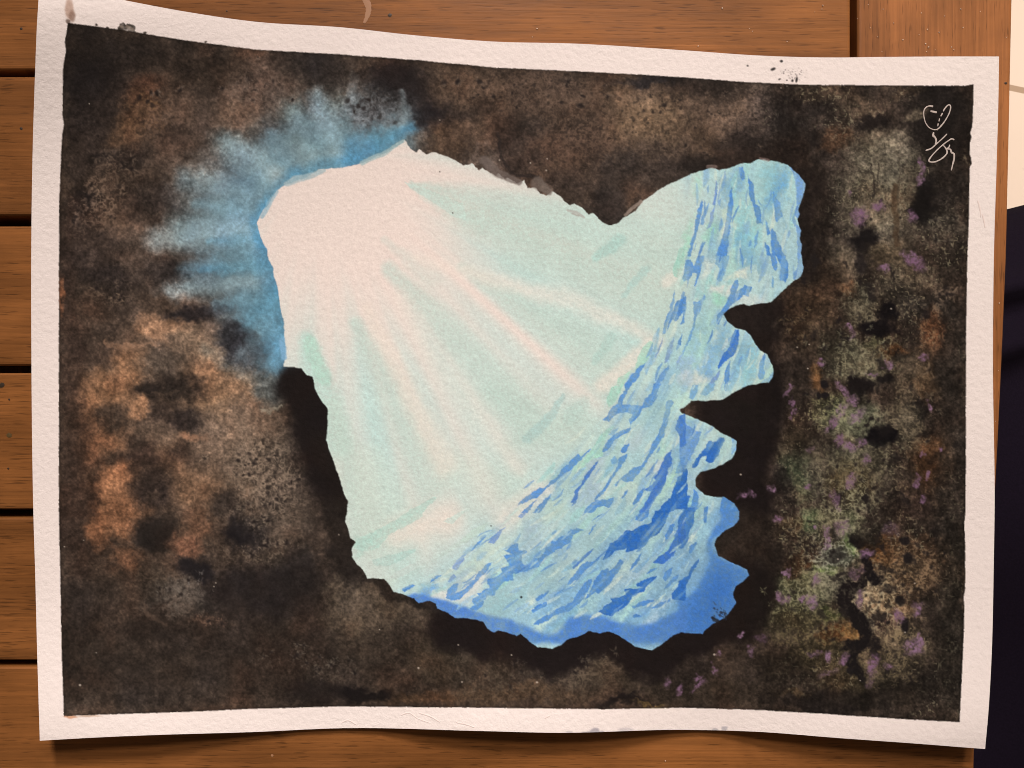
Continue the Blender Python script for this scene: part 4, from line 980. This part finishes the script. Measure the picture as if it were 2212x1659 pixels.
# ------------------------------------------------------------------ materials
def new_mat(name):
    m = bpy.data.materials.new(name)
    m.use_nodes = True
    nt = m.node_tree
    b = nt.nodes['Principled BSDF']
    return m, nt, b


def N(nt, typ, **kw):
    n = nt.nodes.new(typ)
    for k_, v_ in kw.items():
        if k_ in n.inputs.keys():
            n.inputs[k_].default_value = v_
        else:
            setattr(n, k_, v_)
    return n


def paper_mat(name, painted):
    m, nt, b = new_mat(name)
    L = nt.links.new
    at_ = N(nt, 'ShaderNodeAttribute', attribute_name='pigment')
    tc = N(nt, 'ShaderNodeTexCoord')
    n1 = N(nt, 'ShaderNodeTexNoise', Scale=420.0, Detail=3.0, Roughness=.55)
    n2 = N(nt, 'ShaderNodeTexNoise', Scale=1500.0, Detail=2.0, Roughness=.5)
    vo = N(nt, 'ShaderNodeTexVoronoi', Scale=520.0, feature='SMOOTH_F1')
    for q in (n1, n2, vo):
        L(tc.outputs['Object'], q.inputs['Vector'])
    ad = N(nt, 'ShaderNodeMath', operation='MULTIPLY_ADD')
    L(n2.outputs['Fac'], ad.inputs[0]); ad.inputs[1].default_value = .35
    L(n1.outputs['Fac'], ad.inputs[2])
    ad2 = N(nt, 'ShaderNodeMath', operation='MULTIPLY_ADD')
    L(vo.outputs['Distance'], ad2.inputs[0]); ad2.inputs[1].default_value = .45
    L(ad.outputs[0], ad2.inputs[2])
    bp = N(nt, 'ShaderNodeBump', Strength=.42 if painted else .5, Distance=.0004)
    L(ad2.outputs[0], bp.inputs['Height'])
    L(bp.outputs[0], b.inputs['Normal'])
    # tooth of the paper: pigment sits in the hollows
    n3 = N(nt, 'ShaderNodeTexNoise', Scale=1250.0, Detail=3.0, Roughness=.7)
    L(tc.outputs['Object'], n3.inputs['Vector'])
    mr = N(nt, 'ShaderNodeMapRange')
    mr.inputs[1].default_value = .3; mr.inputs[2].default_value = .7
    mr.inputs[3].default_value = .91 if painted else .985; mr.inputs[4].default_value = 1.07 if painted else 1.01
    L(n3.outputs['Fac'], mr.inputs[0])
    mx = N(nt, 'ShaderNodeVectorMath', operation='SCALE')
    L(at_.outputs['Color'], mx.inputs[0]); L(mr.outputs[0], mx.inputs['Scale'])
    L(mx.outputs[0], b.inputs['Base Color'])
    b.inputs['Roughness'].default_value = .62 if painted else .85
    b.inputs['Specular IOR Level'].default_value = .05 if painted else .15
    return m


M_PAPER = paper_mat('cold_pressed_paper', False)
M_PAINT = paper_mat('watercolour_on_paper', True)

root = bpy.data.objects.new('watercolour_painting', None)
COL.objects.link(root)
tag(root, 'white-bordered watercolour of a blue ice cave in dark brown rock, lying on the wooden table', 'painting')
border = mesh_np('white_border', co, quads[~inpic], colr, M_PAPER, root)
tag(border, 'bare white paper margin with grey specks at the upper right')
picture = mesh_np('painted_picture', co, quads[inpic], colr, M_PAINT, root)
tag(picture, 'painted ice cave in pale teal and blue inside a mottled brown and black rock opening')
# cut edge of the sheet
ring = np.concatenate([idx[0, :-1], idx[:-1, -1], idx[-1, :0:-1], idx[:0:-1, 0]])
bm = bmesh.new()
vt = [bm.verts.new(co[i]) for i in ring[::4]]
vb = [bm.verts.new((co[i][0], co[i][1], co[i][2] - .0006)) for i in ring[::4]]
for i in range(len(vt)):
    j = (i + 1) % len(vt)
    bm.faces.new((vt[j], vt[i], vb[i], vb[j]))
m_edge, nt, b = new_mat('paper_edge')
nz = N(nt, 'ShaderNodeTexNoise', Scale=900.0)
cr = N(nt, 'ShaderNodeValToRGB')
cr.color_ramp.elements[0].color = (.68, .67, .66, 1); cr.color_ramp.elements[1].color = (.82, .81, .80, 1)
nt.links.new(nz.outputs['Fac'], cr.inputs[0]); nt.links.new(cr.outputs[0], b.inputs['Base Color'])
b.inputs['Roughness'].default_value = .9
obj('cut_edge', bm, m_edge, root)

# torn fibres raised on the bottom margin where tape was peeled off
m_fib, nt, b = new_mat('torn_paper_fibre')
nz = N(nt, 'ShaderNodeTexNoise', Scale=1500.0)
cr = N(nt, 'ShaderNodeValToRGB')
cr.color_ramp.elements[0].color = (.78, .77, .77, 1); cr.color_ramp.elements[1].color = (.86, .85, .85, 1)
nt.links.new(nz.outputs['Fac'], cr.inputs[0]); nt.links.new(cr.outputs[0], b.inputs['Base Color'])
b.inputs['Roughness'].default_value = .95


def ribbon(bm, pts, ws, z0, dome=.0001, sub=5):
    """a low flat-domed line lying on the sheet"""
    p = np.asarray(pts, float); w = np.asarray(ws, float)
    if len(w) == 1: w = np.repeat(w, len(p))
    q, qw = [], []
    for i in range(len(p) - 1):
        a0 = p[max(i - 1, 0)]; a1 = p[i]; a2 = p[i + 1]; a3 = p[min(i + 2, len(p) - 1)]
        for s in range(sub):
            t_ = s / sub
            q.append(.5 * ((2 * a1) + (-a0 + a2) * t_ + (2 * a0 - 5 * a1 + 4 * a2 - a3) * t_ ** 2 + (-a0 + 3 * a1 - 3 * a2 + a3) * t_ ** 3))
            qw.append(w[i] + (w[i + 1] - w[i]) * t_)
    q.append(p[-1]); qw.append(w[-1])
    q = np.array(q)
    d_ = np.gradient(q, axis=0)
    d_ /= np.linalg.norm(d_, axis=1)[:, None] + 1e-9
    nrm = np.stack([-d_[:, 1], d_[:, 0]], 1)
    rows = []
    for k_ in range(len(q)):
        taper = .55 if k_ in (0, len(q) - 1) else 1
        ww = qw[k_] * taper * rs.uniform(.86, 1.14) / 2
        row = []
        for s, hz in ((-1, 0), (-.5, dome), (.5, dome), (1, 0)):
            x_, y_ = q[k_] + nrm[k_] * s * ww
            row.append(bm.verts.new(at(x_, y_, float(lift(x_, y_)) + z0 + hz)))
        rows.append(row)
    for a_, b_ in zip(rows[:-1], rows[1:]):
        for k_ in range(3):
            bm.faces.new((a_[k_], a_[k_ + 1], b_[k_ + 1], b_[k_]))


for pts in [[(737,1562),(752,1556),(770,1566)],[(866,1545),(884,1540),(902,1552),(930,1562)],[(905,1540),(930,1548),(950,1560)],
            [(985,1560),(1010,1566),(1026,1572)],[(1176,1552),(1188,1546)],[(2112,433),(2117,452),(2119,470)],[(2122,462),(2126,480),(2128,492)]]:
    bm = bmesh.new()
    ribbon(bm, pts, [3, 3.5] + [2.4] * (len(pts) - 2), .00002, .00007)
    obj('torn_fibre', bm, m_fib, root, smooth=True)

# signature, white ink
m_ink, nt, b = new_mat('white_ink')
nz = N(nt, 'ShaderNodeTexNoise', Scale=2500.0)
cr = N(nt, 'ShaderNodeValToRGB')
cr.color_ramp.elements[0].position = .3
cr.color_ramp.elements[0].color = (.42, .41, .39, 1); cr.color_ramp.elements[1].color = (.80, .79, .77, 1)
nt.links.new(nz.outputs['Fac'], cr.inputs[0]); nt.links.new(cr.outputs[0], b.inputs['Base Color'])
b.inputs['Roughness'].default_value = .6
bm = bmesh.new()
for pts, w in [
    ([(590,495),(510,490),(450,540),(435,620),(455,730),(490,800),(540,850),(610,875),(670,860),(730,800),(790,720),(850,610),(875,520),(865,475),(830,475),(780,530),(755,575)],
     [38,24,17,15,17,14,17,18,24,26,19,21,24,26,24,26,26]),
    ([(745,600),(715,655)], [26,26]), ([(695,690),(684,740)], [16,16]), ([(673,770),(664,818)], [14,14]), ([(660,860),(656,884)], [14,8]),
    ([(545,570),(600,582),(650,592)], [30,38,40]),
    ([(600,915),(590,970),(622,1000),(640,1060),(625,1110)], [22,44,36,34,18]),
    ([(818,942),(740,1020),(640,1110),(560,1180),(468,1214)], [12,20,24,24,28]),
    ([(935,1040),(890,1025),(830,1060),(750,1120),(650,1210),(560,1310),(520,1380),(570,1405),(650,1390),(740,1340),(810,1270),(815,1220),(790,1170),(755,1130)],
     [28,26,22,22,22,24,28,28,26,26,26,28,28,20]),
    ([(862,1118),(845,1165),(815,1190),(870,1195),(890,1245),(930,1270),(932,1350),(910,1440),(885,1540)], [20,26,24,28,36,34,30,28,22]),
]:
    ribbon(bm, [(1937.7 + .13227 * x, 164.6 + .13227 * y) for x, y in pts], [max(.112 * k_, 2.3) for k_ in w], .00006, .00008)
obj('signature', bm, m_ink, picture, smooth=True)
tag(bpy.data.objects['signature'], 'looping handwritten signature in white ink')


# ================================================================== the wooden table
def wood_mat(name, tone, along='X', seed=0.0):
    m, nt, b = new_mat(name)
    L = nt.links.new
    tc = N(nt, 'ShaderNodeTexCoord')
    oi = N(nt, 'ShaderNodeObjectInfo')
    off = N(nt, 'ShaderNodeVectorMath', operation='SCALE')
    comb = N(nt, 'ShaderNodeCombineXYZ')
    L(oi.outputs['Random'], comb.inputs[0]); L(oi.outputs['Random'], comb.inputs[1]); comb.inputs[2].default_value = seed
    L(comb.outputs[0], off.inputs[0]); off.inputs['Scale'].default_value = 3.0
    addv = N(nt, 'ShaderNodeVectorMath', operation='ADD')
    L(tc.outputs['Object'], addv.inputs[0]); L(off.outputs[0], addv.inputs[1])

    def tex(sx_, sy_, detail=3.0, rough=.5, dist=0.0):
        mp_ = N(nt, 'ShaderNodeMapping')
        mp_.inputs['Scale'].default_value = (sx_, sy_, 60) if along == 'X' else (sy_, sx_, 60)
        L(addv.outputs[0], mp_.inputs['Vector'])
        t_ = N(nt, 'ShaderNodeTexNoise', Scale=1.0, Detail=detail, Roughness=rough, Distortion=dist)
        L(mp_.outputs[0], t_.inputs['Vector'])
        return t_
    broad = tex(5, 40, 3, .55, .6)
    fine = tex(22, 900, 3, .6)
    pore = tex(95, 1500, 1, .5)
    mott = tex(18, 28, 4, .6, .8)
    cr = N(nt, 'ShaderNodeValToRGB')
    e = cr.color_ramp.elements
    e[0].position = .30; e[0].color = tuple(x * .66 for x in tone) + (1,)
    e[1].position = .72; e[1].color = tuple(x * 1.18 for x in tone) + (1,)
    L(broad.outputs['Fac'], cr.inputs[0])

    def mul(col_sock, fac_sock, lo, hi, a0, a1):
        mr = N(nt, 'ShaderNodeMapRange')
        mr.inputs[1].default_value = lo; mr.inputs[2].default_value = hi
        mr.inputs[3].default_value = a0; mr.inputs[4].default_value = a1
        L(fac_sock, mr.inputs[0])
        sc = N(nt, 'ShaderNodeVectorMath', operation='SCALE')
        L(col_sock, sc.inputs[0]); L(mr.outputs[0], sc.inputs['Scale'])
        return sc.outputs[0]
    # long growth-ring streaks, wandering along the board
    band = tex(2.2, 95, 2, .4, 1.4)
    ripple = N(nt, 'ShaderNodeMath', operation='SINE')
    rm = N(nt, 'ShaderNodeMath', operation='MULTIPLY'); rm.inputs[1].default_value = 38.0
    L(band.outputs['Fac'], rm.inputs[0]); L(rm.outputs[0], ripple.inputs[0])
    blot = tex(7, 12, 2, .5, .4)
    c = mul(cr.outputs[0], fine.outputs['Fac'], .3, .7, .84, 1.12)
    c = mul(c, ripple.outputs[0], -1, 1, .90, 1.05)
    c = mul(c, mott.outputs['Fac'], .35, .7, .78, 1.10)
    c = mul(c, blot.outputs['Fac'], .3, .7, .80, 1.16)
    # pores, crowding in some places and absent in others
    pr = N(nt, 'ShaderNodeMath', operation='MULTIPLY_ADD')
    L(blot.outputs['Fac'], pr.inputs[0]); pr.inputs[1].default_value = .22; L(pore.outputs['Fac'], pr.inputs[2])
    c = mul(c, pr.outputs[0], .40, .49, .55, 1.0)
    per = N(nt, 'ShaderNodeMapRange'); per.inputs[3].default_value = .84; per.inputs[4].default_value = 1.10
    L(oi.outputs['Random'], per.inputs[0])
    sc_ = N(nt, 'ShaderNodeVectorMath', operation='SCALE')
    L(c, sc_.inputs[0]); L(per.outputs[0], sc_.inputs['Scale'])
    c = sc_.outputs[0]
    L(c, b.inputs['Base Color'])
    b.inputs['Roughness'].default_value = .46
    b.inputs['Specular IOR Level'].default_value = .2
    mr = N(nt, 'ShaderNodeMapRange')
    mr.inputs[1].default_value = .3; mr.inputs[2].default_value = .7; mr.inputs[3].default_value = .44; mr.inputs[4].default_value = .62
    L(mott.outputs['Fac'], mr.inputs[0]); L(mr.outputs[0], b.inputs['Roughness'])
    bp = N(nt, 'ShaderNodeBump', Strength=.25, Distance=.0002)
    ad = N(nt, 'ShaderNodeMath', operation='ADD')
    L(fine.outputs['Fac'], ad.inputs[0]); L(pore.outputs['Fac'], ad.inputs[1])
    L(ad.outputs[0], bp.inputs['Height']); L(bp.outputs[0], b.inputs['Normal'])
    return m


WT = alb((153, 93, 47))[:3]
M_WOOD = wood_mat('stained_hardwood', WT, 'X')
M_WOODY = wood_mat('stained_hardwood_cross_grain', alb((170, 104, 58))[:3], 'Y', 1.7)

table = bpy.data.objects.new('wooden_table', None)
COL.objects.link(table)
tag(table, 'brown slatted wooden table under the painting, with a curved right edge', 'table')


def board(name, outline, mat, thick=.022, bev=.0016, drop=0.0):
    """flat board from a map outline (top face at -drop), bevelled along its upper edges"""
    bm = bmesh.new()
    top = [bm.verts.new(at(x, y)[:2] + (-drop,)) for x, y in outline]
    bot = [bm.verts.new(at(x, y)[:2] + (-drop - thick,)) for x, y in outline]
    n = len(outline)
    f = bm.faces.new(top)
    if f.normal.z < 0 or True:
        bm.normal_update()
    bm.faces.new(bot[::-1])
    for i in range(n):
        j = (i + 1) % n
        bm.faces.new((top[j], top[i], bot[i], bot[j]))
    bmesh.ops.recalc_face_normals(bm, faces=bm.faces)
    bm.edges.ensure_lookup_table()
    es = [e for e in bm.edges if e.verts[0].co.z > -drop - 1e-6 and e.verts[1].co.z > -drop - 1e-6]
    bmesh.ops.bevel(bm, geom=es, offset=bev, segments=3, affect='EDGES', profile=.6)
    return obj(name, bm, mat, table)


rows = [(-170, 151), (165, 466), (488, 790), (806, 1101), (1119, 1427)]
for (y0, y1) in rows:
    board('slat', [(-700, y0), (1838, y0), (1838, y1), (-700, y1)], M_WOOD)
EDGE = [(2196,-400),(2192,-200),(2188,0),(2184,180),(2180,370),(2175.7,553),(2167,760),(2158,950),(2149.5,1106),(2136,1270),(2120,1440)]
r1 = board('end_rail', [(1853, -400)] + EDGE + [(1853, 1440)], M_WOODY)
r2 = board('front_rail', [(-700, 1441.5), (2120, 1441.5), (2113, 1540), (2107, 1610), (2105, 1680), (2104, 1790), (-700, 1790)], M_WOOD)
# slat bearers under the top, which close the gaps from below
bm = bmesh.new()
for x0, x1 in ((-150, 70), (700, 800), (1826, 1900)):
    bm = bmesh.new()
    a0 = at(x0, -400); a1 = at(x1, 1700)
    vs = [bm.verts.new((a0[0] if i in (0, 3, 4, 7) else a1[0], a0[1] if i in (0, 1, 4, 5) else a1[1], -.0235 if i < 4 else -.05)) for i in range(8)]
    for q in ((0,1,2,3),(7,6,5,4),(0,4,5,1),(1,5,6,2),(2,6,7,3),(3,7,4,0)):
        bm.faces.new([vs[k_] for k_ in q])
    bmesh.ops.recalc_face_normals(bm, faces=bm.faces)
    obj('bearer', bm, M_WOODY, table)

# old paint drips and a pale smear on the boards
def flat_mat(name, c, rough=.6):
    m, nt, b = new_mat(name)
    nz = N(nt, 'ShaderNodeTexNoise', Scale=1800.0)
    cr = N(nt, 'ShaderNodeValToRGB')
    cr.color_ramp.elements[0].color = tuple(x * .75 for x in c[:3]) + (1,)
    cr.color_ramp.elements[1].color = tuple(min(1, x * 1.2) for x in c[:3]) + (1,)
    nt.links.new(nz.outputs['Fac'], cr.inputs[0]); nt.links.new(cr.outputs[0], b.inputs['Base Color'])
    b.inputs['Roughness'].default_value = rough
    return m


M_DRIP = flat_mat('dried_black_paint', alb((52, 40, 28)))
M_GREEN = flat_mat('dried_green_paint', alb((88, 66, 34)))
M_SMEAR = flat_mat('dried_white_smear', alb((164, 114, 80)))
for x, y, r, mt in [(842,33,4.2,M_DRIP),(46,62,3,M_DRIP),(46,278,3,M_DRIP),(20,863,2.4,M_DRIP),(18,1012,2.4,M_DRIP),(4,832,6,M_DRIP),(20,940,6,M_GREEN),(588,1632,3.2,M_SMEAR),(2172,180,3,M_DRIP),(490,24,2,M_DRIP)]:
    bm = bmesh.new()
    vs = []
    for k_ in range(14):
        th = k_ / 14 * 6.283
        rr = r * rs.uniform(.8, 1.15)
        vs.append(bm.verts.new(at(x + rr * math.cos(th), y + rr * math.sin(th) * .9)[:2] + (.00008,)))
    c_ = bm.verts.new(at(x, y)[:2] + (.00025,))
    for k_ in range(14):
        bm.faces.new((c_, vs[(k_ + 1) % 14], vs[k_]))
    obj('paint_drip', bm, mt, table, smooth=True)
bm = bmesh.new()
lift_keep = lift
lift = lambda x, y: 0.0
ribbon(bm, [(786,-6),(794,8),(796,22),(792,38),(786,50)], [13,14,12,9,5], .00006, .00004)
obj('pale_smear', bm, M_SMEAR, table, smooth=True)
lift = lift_keep

# salt grains scattered on the boards
m_salt, nt, b = new_mat('salt_crystal')
nz = N(nt, 'ShaderNodeTexNoise', Scale=3000.0)
cr = N(nt, 'ShaderNodeValToRGB')
cr.color_ramp.elements[0].color = (.62, .52, .40, 1); cr.color_ramp.elements[1].color = (.82, .76, .66, 1)
nt.links.new(nz.outputs['Fac'], cr.inputs[0]); nt.links.new(cr.outputs[0], b.inputs['Base Color'])
b.inputs['Roughness'].default_value = .25
bm = bmesh.new()
bmesh.ops.create_cube(bm, size=1.0)
for v_ in bm.verts:
    v_.co += v_.co * rs.uniform(-.25, .15)
bmesh.ops.bevel(bm, geom=bm.edges[:], offset=.12, segments=1, affect='EDGES')
grain = obj('salt_grain', bm, m_salt)
spots = [(1775,20),(1760,26),(1619,62),(1625,68),(1777,12),(1875,10),(1907,20),(1852,40),(1880,60),(1990,28),(2003,64),(1985,75),(2028,70),(1999,95),(2001,112),(2055,102),(2060,108),(2117,25),(2174,81),
         (1930,50),(2005,102),(1950,86),(2080,60),(2040,35),(1905,112),(2075,20),(2020,108),(1150,80),(1160,62),(588,1632),(1437,1643),(2158,655),(2150,910),(2156,800),(1560,18),(1700,90),(1508,100),(1895,80)]
for i, (x, y) in enumerate(spots):
    o = grain if i == 0 else grain.copy()
    if i: COL.objects.link(o)
    s_ = rs.uniform(1.2, 2.4) * U
    o.scale = (s_, s_ * rs.uniform(.7, 1.3), s_ * .8)
    o.location = at(x, y)[:2] + (s_ * .38,)
    o.rotation_euler = (0, 0, rs.uniform(0, 3))
    tag(o, 'tiny white salt grain scattered on the brown table boards', 'salt grain', 'salt grains on the table')

# ================================================================== floor and dark cloth beyond the table
m_floor, nt, b = new_mat('cream_floor_tiles')
L = nt.links.new
tc = N(nt, 'ShaderNodeTexCoord')
mp_ = N(nt, 'ShaderNodeMapping')
mp_.inputs['Rotation'].default_value = (0, 0, math.radians(12))
mp_.inputs['Location'].default_value = (0.27, 0.047, 0)
L(tc.outputs['Object'], mp_.inputs['Vector'])
br = N(nt, 'ShaderNodeTexBrick', Scale=1.0)
br.offset = 0.0; br.squash = 1.0
br.inputs['Color1'].default_value = (.80, .76, .70, 1); br.inputs['Color2'].default_value = (.77, .73, .67, 1)
br.inputs['Mortar'].default_value = (.42, .34, .26, 1)
br.inputs['Mortar Size'].default_value = .005; br.inputs['Mortar Smooth'].default_value = .3
br.inputs['Brick Width'].default_value = .6; br.inputs['Row Height'].default_value = .6
L(mp_.outputs[0], br.inputs['Vector'])
nz = N(nt, 'ShaderNodeTexNoise', Scale=6.0, Detail=4.0)
L(tc.outputs['Object'], nz.inputs['Vector'])
mr = N(nt, 'ShaderNodeMapRange'); mr.inputs[3].default_value = .94; mr.inputs[4].default_value = 1.05
L(nz.outputs['Fac'], mr.inputs[0])
sc = N(nt, 'ShaderNodeVectorMath', operation='SCALE')
L(br.outputs['Color'], sc.inputs[0]); L(mr.outputs[0], sc.inputs['Scale'])
L(sc.outputs[0], b.inputs['Base Color'])
b.inputs['Roughness'].default_value = .45
bm = bmesh.new()
fz = -.72
for k_ in ((-2.5, -2.5), (2.5, -2.5), (2.5, 2.5), (-2.5, 2.5)):
    bm.verts.new((k_[0], k_[1], fz))
bm.faces.new(bm.verts[:])
tag(obj('floor', bm, m_floor), kind='structure')

m_cloth, nt, b = new_mat('dark_navy_fabric')
L = nt.links.new
tc = N(nt, 'ShaderNodeTexCoord')
wv = N(nt, 'ShaderNodeTexNoise', Scale=700.0, Detail=2.0)
L(tc.outputs['Object'], wv.inputs['Vector'])
cr = N(nt, 'ShaderNodeValToRGB')
cr.color_ramp.elements[0].color = (.006, .0048, .011, 1); cr.color_ramp.elements[1].color = (.013, .010, .024, 1)
L(wv.outputs['Fac'], cr.inputs[0]); L(cr.outputs[0], b.inputs['Base Color'])
b.inputs['Roughness'].default_value = .95
b.inputs['Specular IOR Level'].default_value = .1
bp = N(nt, 'ShaderNodeBump', Strength=.3, Distance=.0005)
L(wv.outputs['Fac'], bp.inputs['Height']); L(bp.outputs[0], b.inputs['Normal'])
bm = bmesh.new()
nx, ny = 60, 110
grid = []
for j in range(ny + 1):
    row = []
    tv = j / ny                              # 0 at the far edge, 1 towards the viewer's side
    for i in range(nx + 1):
        tu = i / nx
        x = .22 + .5 * tu
        far = .128 + .25 * (x - .35)         # slanting far edge
        y = far - .64 * tv
        z = -.20 - .02 * tu
        z -= .06 * (1 - min(1, tv / .10)) ** 2.2          # rounds down at the far edge
        z -= .05 * max(0, (.12 - tu) / .12) ** 2
        z += .016 * math.exp(-((tv - .085 - .03 * tu) / .016) ** 2)                # fold
        z += .018 * math.exp(-((tv - .17 + .05 * tu) / .02) ** 2)
        z += .004 * math.exp(-((tv - .145 - .02 * tu) / .004) ** 2)
        z += .010 * math.sin(tv * 19 + tu * 4) * .5 + .006 * math.sin(tu * 15 - tv * 9)
        row.append(bm.verts.new((x, y, z)))
    grid.append(row)
for j in range(ny):
    for i in range(nx):
        bm.faces.new((grid[j][i], grid[j + 1][i], grid[j + 1][i + 1], grid[j][i + 1]))
low_ = [[bm.verts.new((v_.co.x, v_.co.y - .002, -.40)) for v_ in (grid[0] if r_ == 0 else grid[ny])] for r_ in (0, 1)]
for r_, gr in ((0, grid[0]), (1, grid[ny])):
    for i in range(nx):
        bm.faces.new((gr[i], gr[i + 1], low_[r_][i + 1], low_[r_][i]))
bmesh.ops.recalc_face_normals(bm, faces=bm.faces)
cl = obj('dark_cloth', bm, m_cloth, smooth=True)
tag(cl, 'dark navy folded fabric lying low beside the right edge of the wooden table', 'cloth')

# ================================================================== light, camera, world
w = bpy.data.worlds.new('World')
scene.world = w
w.use_nodes = True
bg = w.node_tree.nodes['Background']
bg.inputs[0].default_value = (1.0, .70, .53, 1)
bg.inputs[1].default_value = .12


def area(name, loc, target, size, power, col, spread=180):
    l = bpy.data.lights.new(name, 'AREA')
    l.shape = 'DISK'; l.size = size; l.energy = power; l.color = col
    l.spread = math.radians(spread)
    o = bpy.data.objects.new(name, l)
    COL.objects.link(o)
    o.location = loc
    from mathutils import Vector
    o.rotation_euler = (Vector(target) - Vector(loc)).to_track_quat('-Z', 'Y').to_euler()
    return o


WARM = (1.0, .785, .695)


def spot(name, loc, target, angle, radius, power, col, blend=1.0):
    l = bpy.data.lights.new(name, 'SPOT')
    l.spot_size = math.radians(angle); l.spot_blend = blend
    l.shadow_soft_size = radius; l.energy = power; l.color = col
    o = bpy.data.objects.new(name, l)
    COL.objects.link(o)
    o.location = loc
    from mathutils import Vector
    o.rotation_euler = (Vector(target) - Vector(loc)).to_track_quat('-Z', 'Y').to_euler()
    return o


spot('lamp_near', (-.15, 1.65, 1.10), (-.12, -.10, 0), 14, .22, 272, WARM)
spot('lamp_far', (.45, 1.65, 1.10), (.17, .055, 0), 12, .22, 222, WARM)
area('broad_fill', (.05, 1.35, 1.5), (0, 0, 0), .3, 20, WARM)  # added fill light, lifts the whole table top evenly
area('floor_fill', (.80, .62, .95), (.86, .42, -.72), .5, 4.6, (1.0, .78, .62), 75)  # extra unseen light, aimed down to brighten the floor tiles

cam = bpy.data.cameras.new('Camera')
cam.lens = 26; cam.sensor_width = 36; cam.sensor_fit = 'HORIZONTAL'
cam.clip_start = .01; cam.clip_end = 50
co_ = bpy.data.objects.new('Camera', cam)
COL.objects.link(co_)
co_.location = (0, 0, H)
scene.camera = co_

scene.view_settings.view_transform = 'Standard'
scene.view_settings.look = 'None'
scene.view_settings.exposure = 0
scene.view_settings.gamma = 1
scene.view_settings.use_curve_mapping = False
scene.render.engine = 'CYCLES'
scene.cycles.pixel_filter_type = 'BLACKMAN_HARRIS'
scene.cycles.filter_width = 1.0
